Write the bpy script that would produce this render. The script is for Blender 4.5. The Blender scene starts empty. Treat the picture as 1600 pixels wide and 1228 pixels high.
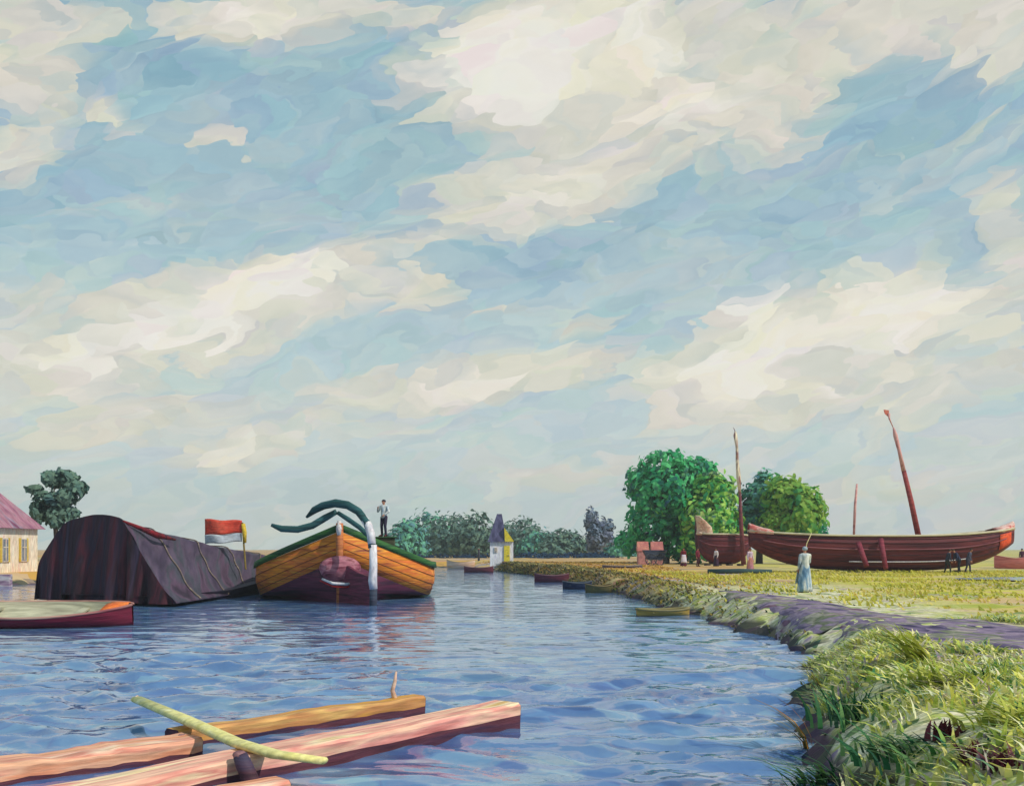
import bpy, math, random
import numpy as np
from mathutils import Vector, Matrix
R = math.radians
F = 1715.0            # focal length in pixels of the 1600 px wide picture
EYE = 2.6             # eye height over the water
HOR = 855.0           # picture row of the horizon
scn = bpy.context.scene
col = scn.collection

def P(u, v, Y):       # a picture point at distance Y -> world point
    return Vector(((u-800)/F*Y, Y, EYE-(v-HOR)/F*Y))
def X(u, Y): return (u-800)/F*Y
def srgb(r, g, b):
    f = lambda c: (c/255/12.92) if c/255 <= 0.04045 else ((c/255+0.055)/1.055)**2.4
    return (f(r), f(g), f(b), 1.0)

# ------------------------------------------------------------------ camera
cam_d = bpy.data.cameras.new('camera'); cam = bpy.data.objects.new('camera', cam_d); col.objects.link(cam)
cam.location = (0, 0, EYE); cam.rotation_euler = (R(90), 0, 0)
cam_d.sensor_width = 36; cam_d.lens = 36*F/1600; cam_d.shift_y = (HOR-614)/1600
cam_d.clip_start = 0.1; cam_d.clip_end = 8000
scn.camera = cam
scn.view_settings.view_transform = 'Standard'; scn.view_settings.look = 'None'
scn.view_settings.exposure = 0.1; scn.view_settings.gamma = 1.0
scn.cycles.max_bounces = 6; scn.cycles.diffuse_bounces = 3; scn.cycles.glossy_bounces = 3
scn.cycles.transparent_max_bounces = 6; scn.cycles.caustics_reflective = False; scn.cycles.caustics_refractive = False

# ------------------------------------------------------------------ sun
SUN_AZ, SUN_EL = R(122), R(41)      # azimuth clockwise from +Y
sd = bpy.data.lights.new('sun', 'SUN'); sun = bpy.data.objects.new('sun', sd); col.objects.link(sun)
sd.energy = 2.9; sd.angle = R(0.5); sd.color = (1.0, 0.94, 0.84)
sv = Vector((math.sin(SUN_AZ)*math.cos(SUN_EL), math.cos(SUN_AZ)*math.cos(SUN_EL), math.sin(SUN_EL)))
sun.rotation_euler = sv.to_track_quat('Z', 'Y').to_euler(); sun.location = sv*60

# ------------------------------------------------------------------ sky
SKY_STRENGTH = 0.1
def make_world():
    w = bpy.data.worlds.new('World'); scn.world = w; w.use_nodes = True
    nt = w.node_tree; N = nt.nodes; L = nt.links; N.clear()
    def nd(t, **k):
        n = N.new(t)
        for a, b in k.items(): setattr(n, a, b)
        return n
    def lk(a, b): L.new(a, b)
    def math_(op, a, b=None, clamp=False):
        n = nd('ShaderNodeMath', operation=op, use_clamp=clamp)
        for i, s in enumerate((a, b)):
            if s is None: continue
            if isinstance(s, (int, float)): n.inputs[i].default_value = s
            else: lk(s, n.inputs[i])
        return n.outputs[0]
    out = nd('ShaderNodeOutputWorld'); bg = nd('ShaderNodeBackground'); lk(bg.outputs[0], out.inputs[0])
    bg.inputs[1].default_value = SKY_STRENGTH
    tc = nd('ShaderNodeTexCoord'); sep = nd('ShaderNodeSeparateXYZ'); lk(tc.outputs['Generated'], sep.inputs[0])
    az = math_('ARCTAN2', sep.outputs[0], sep.outputs[1]); el = math_('ARCSINE', sep.outputs[2])
    comb = nd('ShaderNodeCombineXYZ'); lk(az, comb.inputs[0]); lk(el, comb.inputs[1]); ae = comb.outputs[0]
    def noise(vec, scale, rot, stretch, detail=3, dist=0.0, rough=0.55, off=0):
        m = nd('ShaderNodeMapping', vector_type='TEXTURE'); lk(vec, m.inputs[0]); m.inputs[1].default_value = (off, off*.7, 0)
        m.inputs[2].default_value = (0, 0, rot); m.inputs[3].default_value = (stretch/scale, 1/scale, 1)
        n = nd('ShaderNodeTexNoise'); lk(m.outputs[0], n.inputs['Vector']); n.inputs['Scale'].default_value = 1
        n.inputs['Detail'].default_value = detail; n.inputs['Distortion'].default_value = dist; n.inputs['Roughness'].default_value = rough
        return n
    # wind-combed warp of the cloud field
    wn = noise(ae, 9, R(18), 2.2, 3, 0.4)
    sub = nd('ShaderNodeVectorMath', operation='SUBTRACT'); lk(wn.outputs['Color'], sub.inputs[0]); sub.inputs[1].default_value = (.5, .5, .5)
    scl = nd('ShaderNodeVectorMath', operation='MULTIPLY'); lk(sub.outputs[0], scl.inputs[0]); scl.inputs[1].default_value = (0.16, 0.085, 0)
    wn2 = noise(ae, 34, R(14), 2.6, 3, 0.2, off=4)
    sub2 = nd('ShaderNodeVectorMath', operation='SUBTRACT'); lk(wn2.outputs['Color'], sub2.inputs[0]); sub2.inputs[1].default_value = (.5, .5, .5)
    scl2 = nd('ShaderNodeVectorMath', operation='MULTIPLY'); lk(sub2.outputs[0], scl2.inputs[0]); scl2.inputs[1].default_value = (0.07, 0.04, 0)
    ad = nd('ShaderNodeVectorMath', operation='ADD'); lk(ae, ad.inputs[0]); lk(scl.outputs[0], ad.inputs[1])
    ad2 = nd('ShaderNodeVectorMath', operation='ADD'); lk(ad.outputs[0], ad2.inputs[0]); lk(scl2.outputs[0], ad2.inputs[1])
    wae = ad2.outputs[0]
    def dabs(vec, scale, rot, stretch, amount):
        '''pull the field towards short strokes: every stroke takes the colour of its own middle'''
        m = nd('ShaderNodeMapping', vector_type='TEXTURE'); lk(vec, m.inputs[0]); m.inputs[2].default_value = (0, 0, rot); m.inputs[3].default_value = (stretch/scale, 1/scale, 1)
        v = nd('ShaderNodeTexVoronoi', voronoi_dimensions='2D'); lk(m.outputs[0], v.inputs['Vector']); v.inputs['Scale'].default_value = 1; v.inputs['Randomness'].default_value = 1
        b_ = nd('ShaderNodeMapping', vector_type='POINT'); lk(v.outputs['Position'], b_.inputs[0]); b_.inputs[2].default_value = (0, 0, rot); b_.inputs[3].default_value = (stretch/scale, 1/scale, 1)
        mx_ = nd('ShaderNodeMix', data_type='VECTOR'); mx_.inputs[0].default_value = amount; lk(vec, mx_.inputs[4]); lk(b_.outputs[0], mx_.inputs[5])
        return mx_.outputs[1], v.outputs['Color']
    wae, dcol1 = dabs(wae, 72, R(20), 2.8, .5)
    wae, dcol2 = dabs(wae, 150, R(-6), 3.6, .4)
    def blobs(lst, KR=1.0):
        acc = None
        for (cx, cy, rx, ry, ang, wt) in lst:
            d = Vector(((cx-800)/F, 1, (HOR-cy)/F)).normalized()
            a, e = math.atan2(d.x, d.y), math.asin(d.z)
            m = nd('ShaderNodeMapping', vector_type='TEXTURE'); lk(wae, m.inputs[0])
            m.inputs[1].default_value = (a, e, 0); m.inputs[2].default_value = (0, 0, R(ang)); m.inputs[3].default_value = (rx/F*KR, ry/F*KR, 1)
            ln = nd('ShaderNodeVectorMath', operation='LENGTH'); lk(m.outputs[0], ln.inputs[0])
            mr = nd('ShaderNodeMapRange', interpolation_type='SMOOTHSTEP'); lk(ln.outputs['Value'], mr.inputs[0])
            mr.inputs[1].default_value = 0.35; mr.inputs[2].default_value = 1.35; mr.inputs[3].default_value = wt; mr.inputs[4].default_value = 0
            acc = mr.outputs[0] if acc is None else math_('MAXIMUM', acc, mr.outputs[0])
        return acc
    cream = blobs([(900,115,270,100,5,1),(1120,120,210,85,-4,1),(1270,45,330,50,0,.9),(860,285,220,60,14,.95),(1020,225,160,60,10,.9),
        (1530,50,110,60,-20,.85),(400,30,170,45,5,.95),(590,40,130,35,0,.7),(20,70,80,90,30,.75),(20,215,70,50,0,.7),(180,165,70,22,-20,.7),
        (330,215,60,14,12,.7),(340,480,250,75,14,1),(110,555,150,75,20,.95),(60,470,90,40,0,.7),(190,660,210,45,8,.75),(780,590,190,40,6,.9),(600,610,120,40,0,.7),
        (1240,550,250,85,12,1),(1370,510,140,80,8,1),(1250,610,260,45,4,.9),(1130,520,70,50,30,.9),(640,460,55,30,20,.75),(790,480,55,16,14,.6),(880,505,45,20,0,.65),
        (350,715,120,45,6,.8),(1570,440,60,170,0,.6),(1090,590,110,35,25,.7),(530,660,150,25,0,.6),(1450,620,120,50,0,.7),(700,380,100,16,12,.45),(960,70,240,70,10,1),
        (1180,175,130,22,-6,.9),(60,20,110,25,0,.6),(1450,760,190,30,0,.5),(950,740,260,30,0,.45)], 1.1)
    white = blobs([(820,100,170,70,14,1),(960,60,150,55,8,.8),(1050,150,140,40,6,.7),(420,440,140,50,12,.9),(280,500,120,45,18,.85),(130,560,60,40,30,.8),(740,600,150,26,6,.6),
        (1370,500,130,55,5,1),(1190,560,170,50,12,.9),(1150,500,45,50,40,.8),(340,720,70,30,10,.8),(860,280,130,28,16,.7),(390,25,90,25,5,.7),(1320,600,140,25,4,.5)])
    deep = blobs([(300,105,130,24,-8,1),(390,130,60,22,-14,1),(90,110,110,16,38,.7),(60,270,80,60,10,.6),(660,185,110,60,10,.7),(640,90,70,60,30,.5),(1400,200,170,35,10,.8),(1250,80,110,14,12,.6),
        (1360,70,60,12,0,.6),(850,400,190,60,14,.7),(520,300,120,60,-10,.45),(1500,130,90,40,0,.7),(180,350,160,30,4,.5),(1200,330,190,50,14,.5),(950,480,130,40,20,.5),(560,240,90,20,-10,.5),(90,390,100,14,10,.4),(1000,350,120,40,16,.5)])
    s1 = noise(wae, 46, R(18), 5.0, 4, 0.3, 0.62, off=2)      # long wisps
    s2 = noise(wae, 60, R(-12), 4.0, 3, 0.6, 0.6, off=7)
    s3 = noise(wae, 15, R(25), 2.0, 4, 0.8, 0.6, off=1)
    fine = noise(wae, 210, R(16), 4.0, 3, 0.0, 0.6, off=5)
    def thresh(mask, n, k, lo, hi, n2=None, k2=0):
        v = math_('ADD', mask, math_('MULTIPLY', math_('SUBTRACT', n, .5), k))
        if n2 is not None: v = math_('ADD', v, math_('MULTIPLY', math_('SUBTRACT', n2, .5), k2))
        mr = nd('ShaderNodeMapRange', interpolation_type='SMOOTHSTEP'); lk(v, mr.inputs[0])
        mr.inputs[1].default_value = lo; mr.inputs[2].default_value = hi
        return mr.outputs[0]
    mc = thresh(cream, s1.outputs['Fac'], 1.25, .10, .78, s3.outputs['Fac'], 0.9)
    mw = thresh(white, s1.outputs['Fac'], 1.1, .22, .88, s2.outputs['Fac'], 0.8)
    mdp = thresh(deep, s2.outputs['Fac'], 1.4, .25, .95, s1.outputs['Fac'], 0.6)
    def ramp(fac, stops, interp='LINEAR'):
        r = nd('ShaderNodeValToRGB'); cr = r.color_ramp; cr.interpolation = interp
        while len(cr.elements) < len(stops): cr.elements.new(.5)
        for e_, (p, c) in zip(cr.elements, stops): e_.position = p; e_.color = srgb(*c)
        if not isinstance(fac, (int, float)): lk(fac, r.inputs[0])
        return r.outputs[0]
    def mix(f, a, b, mode='MIX'):
        m = nd('ShaderNodeMix', data_type='RGBA', blend_type=mode)
        if isinstance(f, (int, float)): m.inputs[0].default_value = f
        else: lk(f, m.inputs[0])
        for i, s in ((6, a), (7, b)):
            if isinstance(s, tuple): m.inputs[i].default_value = s
            else: lk(s, m.inputs[i])
        return m.outputs[2]
    elf = math_('DIVIDE', el, R(30))
    elf = math_('ADD', elf, math_('MULTIPLY', math_('SUBTRACT', s3.outputs['Fac'], .5), .5))
    base = ramp(elf, [(0, (212, 216, 206)), (.14, (204, 213, 206)), (.32, (184, 204, 206)), (.6, (142, 180, 194)), (1, (130, 170, 188))])
    warm = ramp(s1.outputs['Fac'], [(.36, (132, 174, 190)), (.5, (166, 192, 196)), (.66, (206, 206, 190))])
    base = mix(.33, base, warm)
    deepc = ramp(s1.outputs['Fac'], [(.35, (98, 146, 176)), (.65, (128, 172, 190))])
    c = mix(math_('MULTIPLY', mdp, .6), base, deepc)
    creamc = ramp(s2.outputs['Fac'], [(.3, (196, 200, 190)), (.45, (214, 208, 188)), (.6, (224, 216, 194)), (.75, (230, 216, 204))])
    c = mix(math_('MULTIPLY', mc, .9), c, creamc)
    whitec = ramp(s3.outputs['Fac'], [(.34, (234, 214, 212)), (.46, (240, 234, 222)), (.56, (238, 230, 200)), (.66, (242, 226, 218))])
    c = mix(math_('MULTIPLY', mw, .85), c, whitec)
    c = mix(.075, c, dcol1, 'SOFT_LIGHT'); c = mix(.06, c, dcol2, 'SOFT_LIGHT')
    c = mix(.15, c, ramp(fine.outputs['Fac'], [(.3, (120, 150, 165)), (.5, (190, 200, 200)), (.7, (250, 246, 230))]), 'OVERLAY')
    # physical sky underneath, the painted light of the day above it
    sky = nd('ShaderNodeTexSky', sky_type='NISHITA', sun_disc=False, sun_elevation=SUN_EL, sun_rotation=SUN_AZ, air_density=1.0, dust_density=1.5)
    up = nd('ShaderNodeVectorMath', operation='SCALE'); lk(c, up.inputs[0]); up.inputs['Scale'].default_value = 1/SKY_STRENGTH
    hs = nd('ShaderNodeHueSaturation'); hs.inputs['Saturation'].default_value = .84; lk(up.outputs[0], hs.inputs['Color'])
    fin = mix(.92, sky.outputs[0], hs.outputs[0])
    lk(fin, bg.inputs[0])
    w.cycles.sampling_method = 'MANUAL'; w.cycles.sample_map_resolution = 512
make_world()

# ================================================================== helpers
def tag(o, label=None, cat=None, group=None, kind=None):
    if label: o['label'] = label
    if cat: o['category'] = cat
    if group: o['group'] = group
    if kind: o['kind'] = kind
    return o
def empty(name, loc, rz=0.0):
    o = bpy.data.objects.new(name, None); col.objects.link(o); o.location = loc; o.rotation_euler = (0, 0, rz)
    o.empty_display_size = .3
    return o

def pmat(name, cols, scale=1.0, stretch=(1, 1, 1), rot=(0, 0, 0), rough=.75, bump=.25, dist=.6, detail=3, spread=(.3, .7), metallic=0, spec=.3, island=0.0, fine=.25, transl=0, bd=.05, coords='Object', dab=0.0):
    """A paint-rich procedural surface: stretched noise picks between the tones of the material."""
    m = bpy.data.materials.new(name); m.use_nodes = True
    nt = m.node_tree; N = nt.nodes; L = nt.links
    b = N['Principled BSDF']
    tc = N.new('ShaderNodeTexCoord'); mp = N.new('ShaderNodeMapping'); mp.vector_type = 'TEXTURE'; L.new(tc.outputs[coords], mp.inputs[0])
    mp.inputs[2].default_value = rot; mp.inputs[3].default_value = tuple(s/scale for s in stretch)
    if dab:
        mpd = N.new('ShaderNodeMapping'); mpd.vector_type = 'TEXTURE'; L.new(tc.outputs[coords], mpd.inputs[0]); mpd.inputs[2].default_value = rot; mpd.inputs[3].default_value = tuple(s/scale for s in stretch); mp_ = mp
        vv = N.new('ShaderNodeTexVoronoi'); vv.inputs['Scale'].default_value = 1.6; L.new(mp.outputs[0], vv.inputs['Vector'])
        mm = N.new('ShaderNodeMix'); mm.data_type = 'VECTOR'; mm.inputs[0].default_value = dab; L.new(mp.outputs[0], mm.inputs[4]); L.new(vv.outputs['Position'], mm.inputs[5])
        ad_ = N.new('ShaderNodeVectorMath'); ad_.operation = 'MULTIPLY_ADD'; L.new(vv.outputs['Color'], ad_.inputs[0]); ad_.inputs[1].default_value = (.5*dab,)*3; L.new(mm.outputs[1], ad_.inputs[2])
        class _O: outputs = [ad_.outputs[0]]
        mp = _O
    n = N.new('ShaderNodeTexNoise'); L.new(mp.outputs[0], n.inputs['Vector']); n.inputs['Scale'].default_value = 1
    n.inputs['Detail'].default_value = detail; n.inputs['Distortion'].default_value = dist
    fac = n.outputs['Fac']
    if island:
        g = N.new('ShaderNodeNewGeometry'); mr = N.new('ShaderNodeMapRange'); L.new(g.outputs['Random Per Island'], mr.inputs[0])
        mr.inputs[3].default_value = spread[0]; mr.inputs[4].default_value = spread[1]
        mx = N.new('ShaderNodeMix'); mx.inputs[0].default_value = island; L.new(fac, mx.inputs[2]); L.new(mr.outputs[0], mx.inputs[3]); fac = mx.outputs[0]
    r = N.new('ShaderNodeValToRGB'); cr = r.color_ramp
    k = len(cols)
    while len(cr.elements) < k: cr.elements.new(.5)
    for i, (e, c) in enumerate(zip(cr.elements, cols)):
        e.position = spread[0]+(spread[1]-spread[0])*(i/(k-1) if k > 1 else .5); e.color = srgb(*c)
    L.new(fac, r.inputs[0]); colr = r.outputs[0]
    n2 = N.new('ShaderNodeTexNoise'); mp2 = N.new('ShaderNodeMapping'); mp2.vector_type = 'TEXTURE'; L.new(tc.outputs[coords], mp2.inputs[0])
    mp2.inputs[2].default_value = rot; mp2.inputs[3].default_value = tuple(s/(scale*4.3) for s in stretch)
    L.new(mp2.outputs[0], n2.inputs['Vector']); n2.inputs['Scale'].default_value = 1; n2.inputs['Detail'].default_value = 4
    if fine:
        mr = N.new('ShaderNodeMapRange'); L.new(n2.outputs['Fac'], mr.inputs[0]); mr.inputs[1].default_value = .3; mr.inputs[2].default_value = .7
        mr.inputs[3].default_value = 1-fine; mr.inputs[4].default_value = 1+fine
        vm = N.new('ShaderNodeVectorMath'); vm.operation = 'SCALE'; L.new(colr, vm.inputs[0]); L.new(mr.outputs[0], vm.inputs['Scale']); colr = vm.outputs[0]
    L.new(colr, b.inputs['Base Color']); b.inputs['Roughness'].default_value = rough; b.inputs['Metallic'].default_value = metallic
    b.inputs['Specular IOR Level'].default_value = spec
    if bump:
        bp = N.new('ShaderNodeBump'); bp.inputs['Strength'].default_value = bump; bp.inputs['Distance'].default_value = bd
        L.new(n2.outputs['Fac'], bp.inputs['Height']); L.new(bp.outputs[0], b.inputs['Normal'])
    if transl:
        t = N.new('ShaderNodeBsdfTranslucent'); L.new(colr, t.inputs[0]); ms = N.new('ShaderNodeMixShader'); ms.inputs[0].default_value = transl
        L.new(b.outputs[0], ms.inputs[1]); L.new(t.outputs[0], ms.inputs[2]); L.new(ms.outputs[0], N['Material Output'].inputs[0])
    return m

class MB:
    def __init__(s): s.v = []; s.f = []; s.mi = []; s.cur = 0
    def add(s, vs, fs):
        o = len(s.v); s.v += [tuple(v) for v in vs]; s.f += [tuple(i+o for i in f) for f in fs]; s.mi += [s.cur]*len(fs)
    def box(s, c, size, rz=0, M=None):
        hx, hy, hz = size[0]/2, size[1]/2, size[2]/2
        vs = [Vector((x, y, z)) for x in (-hx, hx) for y in (-hy, hy) for z in (-hz, hz)]
        rot = M if M is not None else Matrix.Rotation(rz, 3, 'Z')
        vs = [rot @ v + Vector(c) for v in vs]
        s.add(vs, [(0,1,3,2),(4,6,7,5),(0,4,5,1),(2,3,7,6),(0,2,6,4),(1,5,7,3)])
    def tube(s, pts, rad, n=8, cap=True, flat=1.0):
        pts = [Vector(p) for p in pts]
        if not hasattr(rad, '__len__'): rad = [rad]*len(pts)
        base = len(s.v); vs = []; fs = []
        up = None
        for i, p in enumerate(pts):
            t = (pts[min(i+1, len(pts)-1)]-pts[max(i-1, 0)]).normalized()
            if up is None: up = Vector((0, 0, 1)) if abs(t.z) < .9 else Vector((0, 1, 0))
            a = t.cross(up).normalized(); b = a.cross(t).normalized(); up = b
            for k in range(n):
                th = 2*math.pi*k/n
                vs.append(p+a*math.cos(th)*rad[i]+b*math.sin(th)*rad[i]*flat)
        for i in range(len(pts)-1):
            for k in range(n):
                k2 = (k+1) % n; fs.append((i*n+k, i*n+k2, (i+1)*n+k2, (i+1)*n+k))
        if cap: fs.append(tuple(range(n))[::-1]); fs.append(tuple((len(pts)-1)*n+k for k in range(n)))
        s.add(vs, fs)
    def ball(s, c, r, n=8, m=6):
        if not hasattr(r, '__len__'): r = (r, r, r)
        vs = [(c[0], c[1], c[2]-r[2])]; fs = []
        for i in range(1, m):
            ph = math.pi*i/m
            for k in range(n):
                th = 2*math.pi*k/n
                vs.append((c[0]+r[0]*math.sin(ph)*math.cos(th), c[1]+r[1]*math.sin(ph)*math.sin(th), c[2]-r[2]*math.cos(ph)))
        vs.append((c[0], c[1], c[2]+r[2])); top = len(vs)-1
        for k in range(n):
            k2 = (k+1) % n
            fs.append((0, 1+k2, 1+k)); fs.append((top, 1+(m-2)*n+k, 1+(m-2)*n+k2))
            for i in range(m-2):
                fs.append((1+i*n+k, 1+i*n+k2, 1+(i+1)*n+k2, 1+(i+1)*n+k))
        s.add(vs, fs)
    def grid(s, rows, closed=False):
        n = len(rows[0]); vs = [p for r in rows for p in r]; fs = []
        for i in range(len(rows)-1):
            for k in range(n-(0 if closed else 1)):
                k2 = (k+1) % n; fs.append((i*n+k, i*n+k2, (i+1)*n+k2, (i+1)*n+k))
        s.add(vs, fs)
    def build(s, name, mats, parent=None, smooth=False, loc=None, solid=0, bevel=0):
        me = bpy.data.meshes.new(name); me.from_pydata(s.v, [], s.f)
        if not isinstance(mats, (list, tuple)): mats = [mats]
        for m in mats: me.materials.append(m)
        if len(mats) > 1: me.polygons.foreach_set('material_index', s.mi)
        if smooth: me.polygons.foreach_set('use_smooth', [True]*len(me.polygons))
        me.update()
        o = bpy.data.objects.new(name, me); col.objects.link(o)
        if parent: o.parent = parent
        if loc is not None: o.location = loc
        if solid:
            md = o.modifiers.new('solid', 'SOLIDIFY'); md.thickness = solid; md.offset = -1
        if bevel:
            md = o.modifiers.new('bevel', 'BEVEL'); md.width = bevel; md.segments = 2; md.limit_method = 'ANGLE'
        return o

# ================================================================== terrain
SHORE = [(-400,60),(-60,68),(-42,72),(-35,75),(-31.5,84),(-30,105),(-27,130),(-19,143),(-8.4,146),(-4,133),(-1.4,121),(2.9,99),(4.8,79),(6.2,62),(6.6,55),(6.8,44.6),(7.2,38),(7.9,33.5),
         (7.6,29),(7.0,25.5),(6.1,21.7),(5.4,19),(4.9,17.3),(4.7,15.5),(4.3,14),(3.9,12.6),(3.6,11.2),(3.2,8.5),(-2,5.4),(-10,5),(-400,4)]
SP = np.array(SHORE, float)
def sdist(px, py):
    """signed distance to the water's edge, positive on land"""
    px = np.asarray(px, float); py = np.asarray(py, float)
    d = np.full(px.shape, 1e9); inside = np.zeros(px.shape, bool)
    n = len(SP)
    for i in range(n):
        a, b = SP[i], SP[(i+1) % n]; ab = b-a
        t = np.clip(((px-a[0])*ab[0]+(py-a[1])*ab[1])/(ab@ab), 0, 1)
        d = np.minimum(d, np.hypot(px-a[0]-t*ab[0], py-a[1]-t*ab[1]))
        c = ((a[1] > py) != (b[1] > py)) & (px < (b[0]-a[0])*(py-a[1])/((b[1]-a[1]) or 1e-9)+a[0])
        inside ^= c
    return np.where(inside, -d, d)
rs = np.random.RandomState(5)
_k = [(rs.uniform(-1, 1), rs.uniform(-1, 1), rs.uniform(0, 6.3)) for _ in range(14)]
_tab = rs.uniform(-1, 1, (256, 256))
def vnoise(x, y):
    xi = np.floor(x).astype(int); yi = np.floor(y).astype(int); fx = x-xi; fy = y-yi; fx = fx*fx*(3-2*fx); fy = fy*fy*(3-2*fy)
    g = lambda a, b: _tab[a & 255, b & 255]
    return (g(xi, yi)*(1-fx)+g(xi+1, yi)*fx)*(1-fy)+(g(xi, yi+1)*(1-fx)+g(xi+1, yi+1)*fx)*fy
def bumps(x, y, s):
    return .55*vnoise(x*s*.45, y*s*.45)+.3*vnoise(x*s+17.3, y*s+5.1)+.15*vnoise(x*s*2.3+7, y*s*2.3+3)
def ground_z(x, y):
    d = sdist(x, y)+bumps(x, y, .9)*.9
    t = np.clip((d+1.7)/3.0, 0, 1); t = t*t*(3-2*t)
    z = -0.9+1.72*t
    return z+bumps(x, y, .8)*.12*np.clip(d/2, 0, 1)
def gz(x, y): return float(ground_z(np.array([x]), np.array([y]))[0])

def make_ground():
    def axis(lo, hi, core, st):
        v = list(np.arange(core[0], core[1], st)); s = st; a = core[0]
        while a > lo: s *= 1.18; a -= s; v.insert(0, a)
        s = st; a = v[-1]
        while a < hi: s *= 1.14; a += s; v.append(a)
        return np.array(v)
    xs = axis(-640, 640, (2, 22), .2); xs2 = axis(-640, 640, (-45, 50), .7)
    xs = np.unique(np.round(np.concatenate([xs2[(xs2 < 2) | (xs2 > 22)], xs[(xs >= 2) & (xs <= 22)]]), 3))
    ys = axis(-40, 700, (8, 46), .25)
    gx, gy = np.meshgrid(xs, ys); z = ground_z(gx, gy)
    near = (gx > 1) & (gx < 26) & (gy > 7) & (gy < 50)
    z = z+np.where(near, bumps(gx, gy, 3.3)*.09, 0)
    nx, ny = len(xs), len(ys)
    v = np.stack([gx, gy, z], -1).reshape(-1, 3)
    i = np.arange(ny-1)[:, None]*nx+np.arange(nx-1)[None]
    f = np.stack([i, i+1, i+1+nx, i+nx], -1).reshape(-1, 4)
    me = bpy.data.meshes.new('ground'); me.from_pydata(v.tolist(), [], f.tolist())
    me.polygons.foreach_set('use_smooth', [True]*len(f))
    o = bpy.data.objects.new('ground', me); col.objects.link(o); tag(o, kind='structure')
    m = pmat('bank_earth', [(84,113,94),(139,156,94),(197,187,153),(226,216,190),(181,187,100),(212,195,163),(160,139,169)], 3.0, (2.0, .8, 1), (0, 0, R(164)), .95, .5, .4, 3, (.32, .68), bd=.06, spec=.1, fine=.3, dab=.8)
    # grass country: greener to the right and near, ochre towards the lock
    nt = m.node_tree; N = nt.nodes; L = nt.links
    b = N['Principled BSDF']; src = b.inputs['Base Color'].links[0].from_socket
    tc = N.new('ShaderNodeTexCoord'); sp = N.new('ShaderNodeSeparateXYZ'); L.new(tc.outputs['Object'], sp.inputs[0])
    def ramp2(cols, scale, st, rz, lo=.33, hi=.67):
        mp = N.new('ShaderNodeMapping'); mp.vector_type = 'TEXTURE'; L.new(tc.outputs['Object'], mp.inputs[0]); mp.inputs[2].default_value = (0, 0, rz); mp.inputs[3].default_value = (st/scale, 1/scale, 1/scale)
        vv = N.new('ShaderNodeTexVoronoi'); vv.inputs['Scale'].default_value = 1.5; L.new(mp.outputs[0], vv.inputs['Vector'])
        ad_ = N.new('ShaderNodeVectorMath'); ad_.operation = 'MULTIPLY_ADD'; L.new(vv.outputs['Color'], ad_.inputs[0]); ad_.inputs[1].default_value = (.9,)*3; L.new(vv.outputs['Position'], ad_.inputs[2])
        n = N.new('ShaderNodeTexNoise'); L.new(ad_.outputs[0], n.inputs['Vector']); n.inputs['Scale'].default_value = 1; n.inputs['Detail'].default_value = 4; n.inputs['Distortion'].default_value = .5
        r = N.new('ShaderNodeValToRGB'); cr = r.color_ramp
        while len(cr.elements) < len(cols): cr.elements.new(.5)
        for k, (e, c) in enumerate(zip(cr.elements, cols)): e.position = lo+(hi-lo)*k/(len(cols)-1); e.color = srgb(*c)
        L.new(n.outputs['Fac'], r.inputs[0]); return r.outputs[0], n.outputs['Fac']
    green, gn = ramp2([(110,134,76),(166,170,74),(200,190,84),(206,172,130),(196,186,98),(170,156,140),(176,180,110)], .5, 3.5, R(-6))
    och, on = ramp2([(130,124,120),(190,146,84),(204,158,76),(206,186,140),(190,130,110),(140,140,90),(170,150,160)], .28, 3.5, R(4))
    def mr(v, a, bb):
        q = N.new('ShaderNodeMapRange'); q.interpolation_type = 'SMOOTHSTEP'; L.new(v, q.inputs[0]); q.inputs[1].default_value = a; q.inputs[2].default_value = bb; return q.outputs[0]
    def mx(f, a, bb):
        q = N.new('ShaderNodeMix'); q.data_type = 'RGBA'; L.new(f, q.inputs[0]); L.new(a, q.inputs[6]); L.new(bb, q.inputs[7]); return q.outputs[2]
    c = mx(mr(sp.outputs[1], 44, 62), src, och)
    ad = N.new('ShaderNodeMath'); ad.operation = 'MULTIPLY_ADD'; L.new(sp.outputs[1], ad.inputs[0]); ad.inputs[1].default_value = -.13; L.new(sp.outputs[0], ad.inputs[2])
    c = mx(mr(ad.outputs[0], 6.5, 10.5), c, green)
    wet, wn_ = ramp2([(40,44,66),(64,52,76),(92,72,84),(60,72,60),(110,100,84)], 1.3, 2, R(160))
    wz = N.new('ShaderNodeMath'); wz.operation = 'MULTIPLY_ADD'; L.new(wn_, wz.inputs[0]); wz.inputs[1].default_value = -1.3; L.new(sp.outputs[2], wz.inputs[2])
    c = mx(mr(wz.outputs[0], -.38, -.58), c, wet)
    L.new(c, b.inputs['Base Color'])
    me.materials.append(m)
make_ground()

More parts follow.
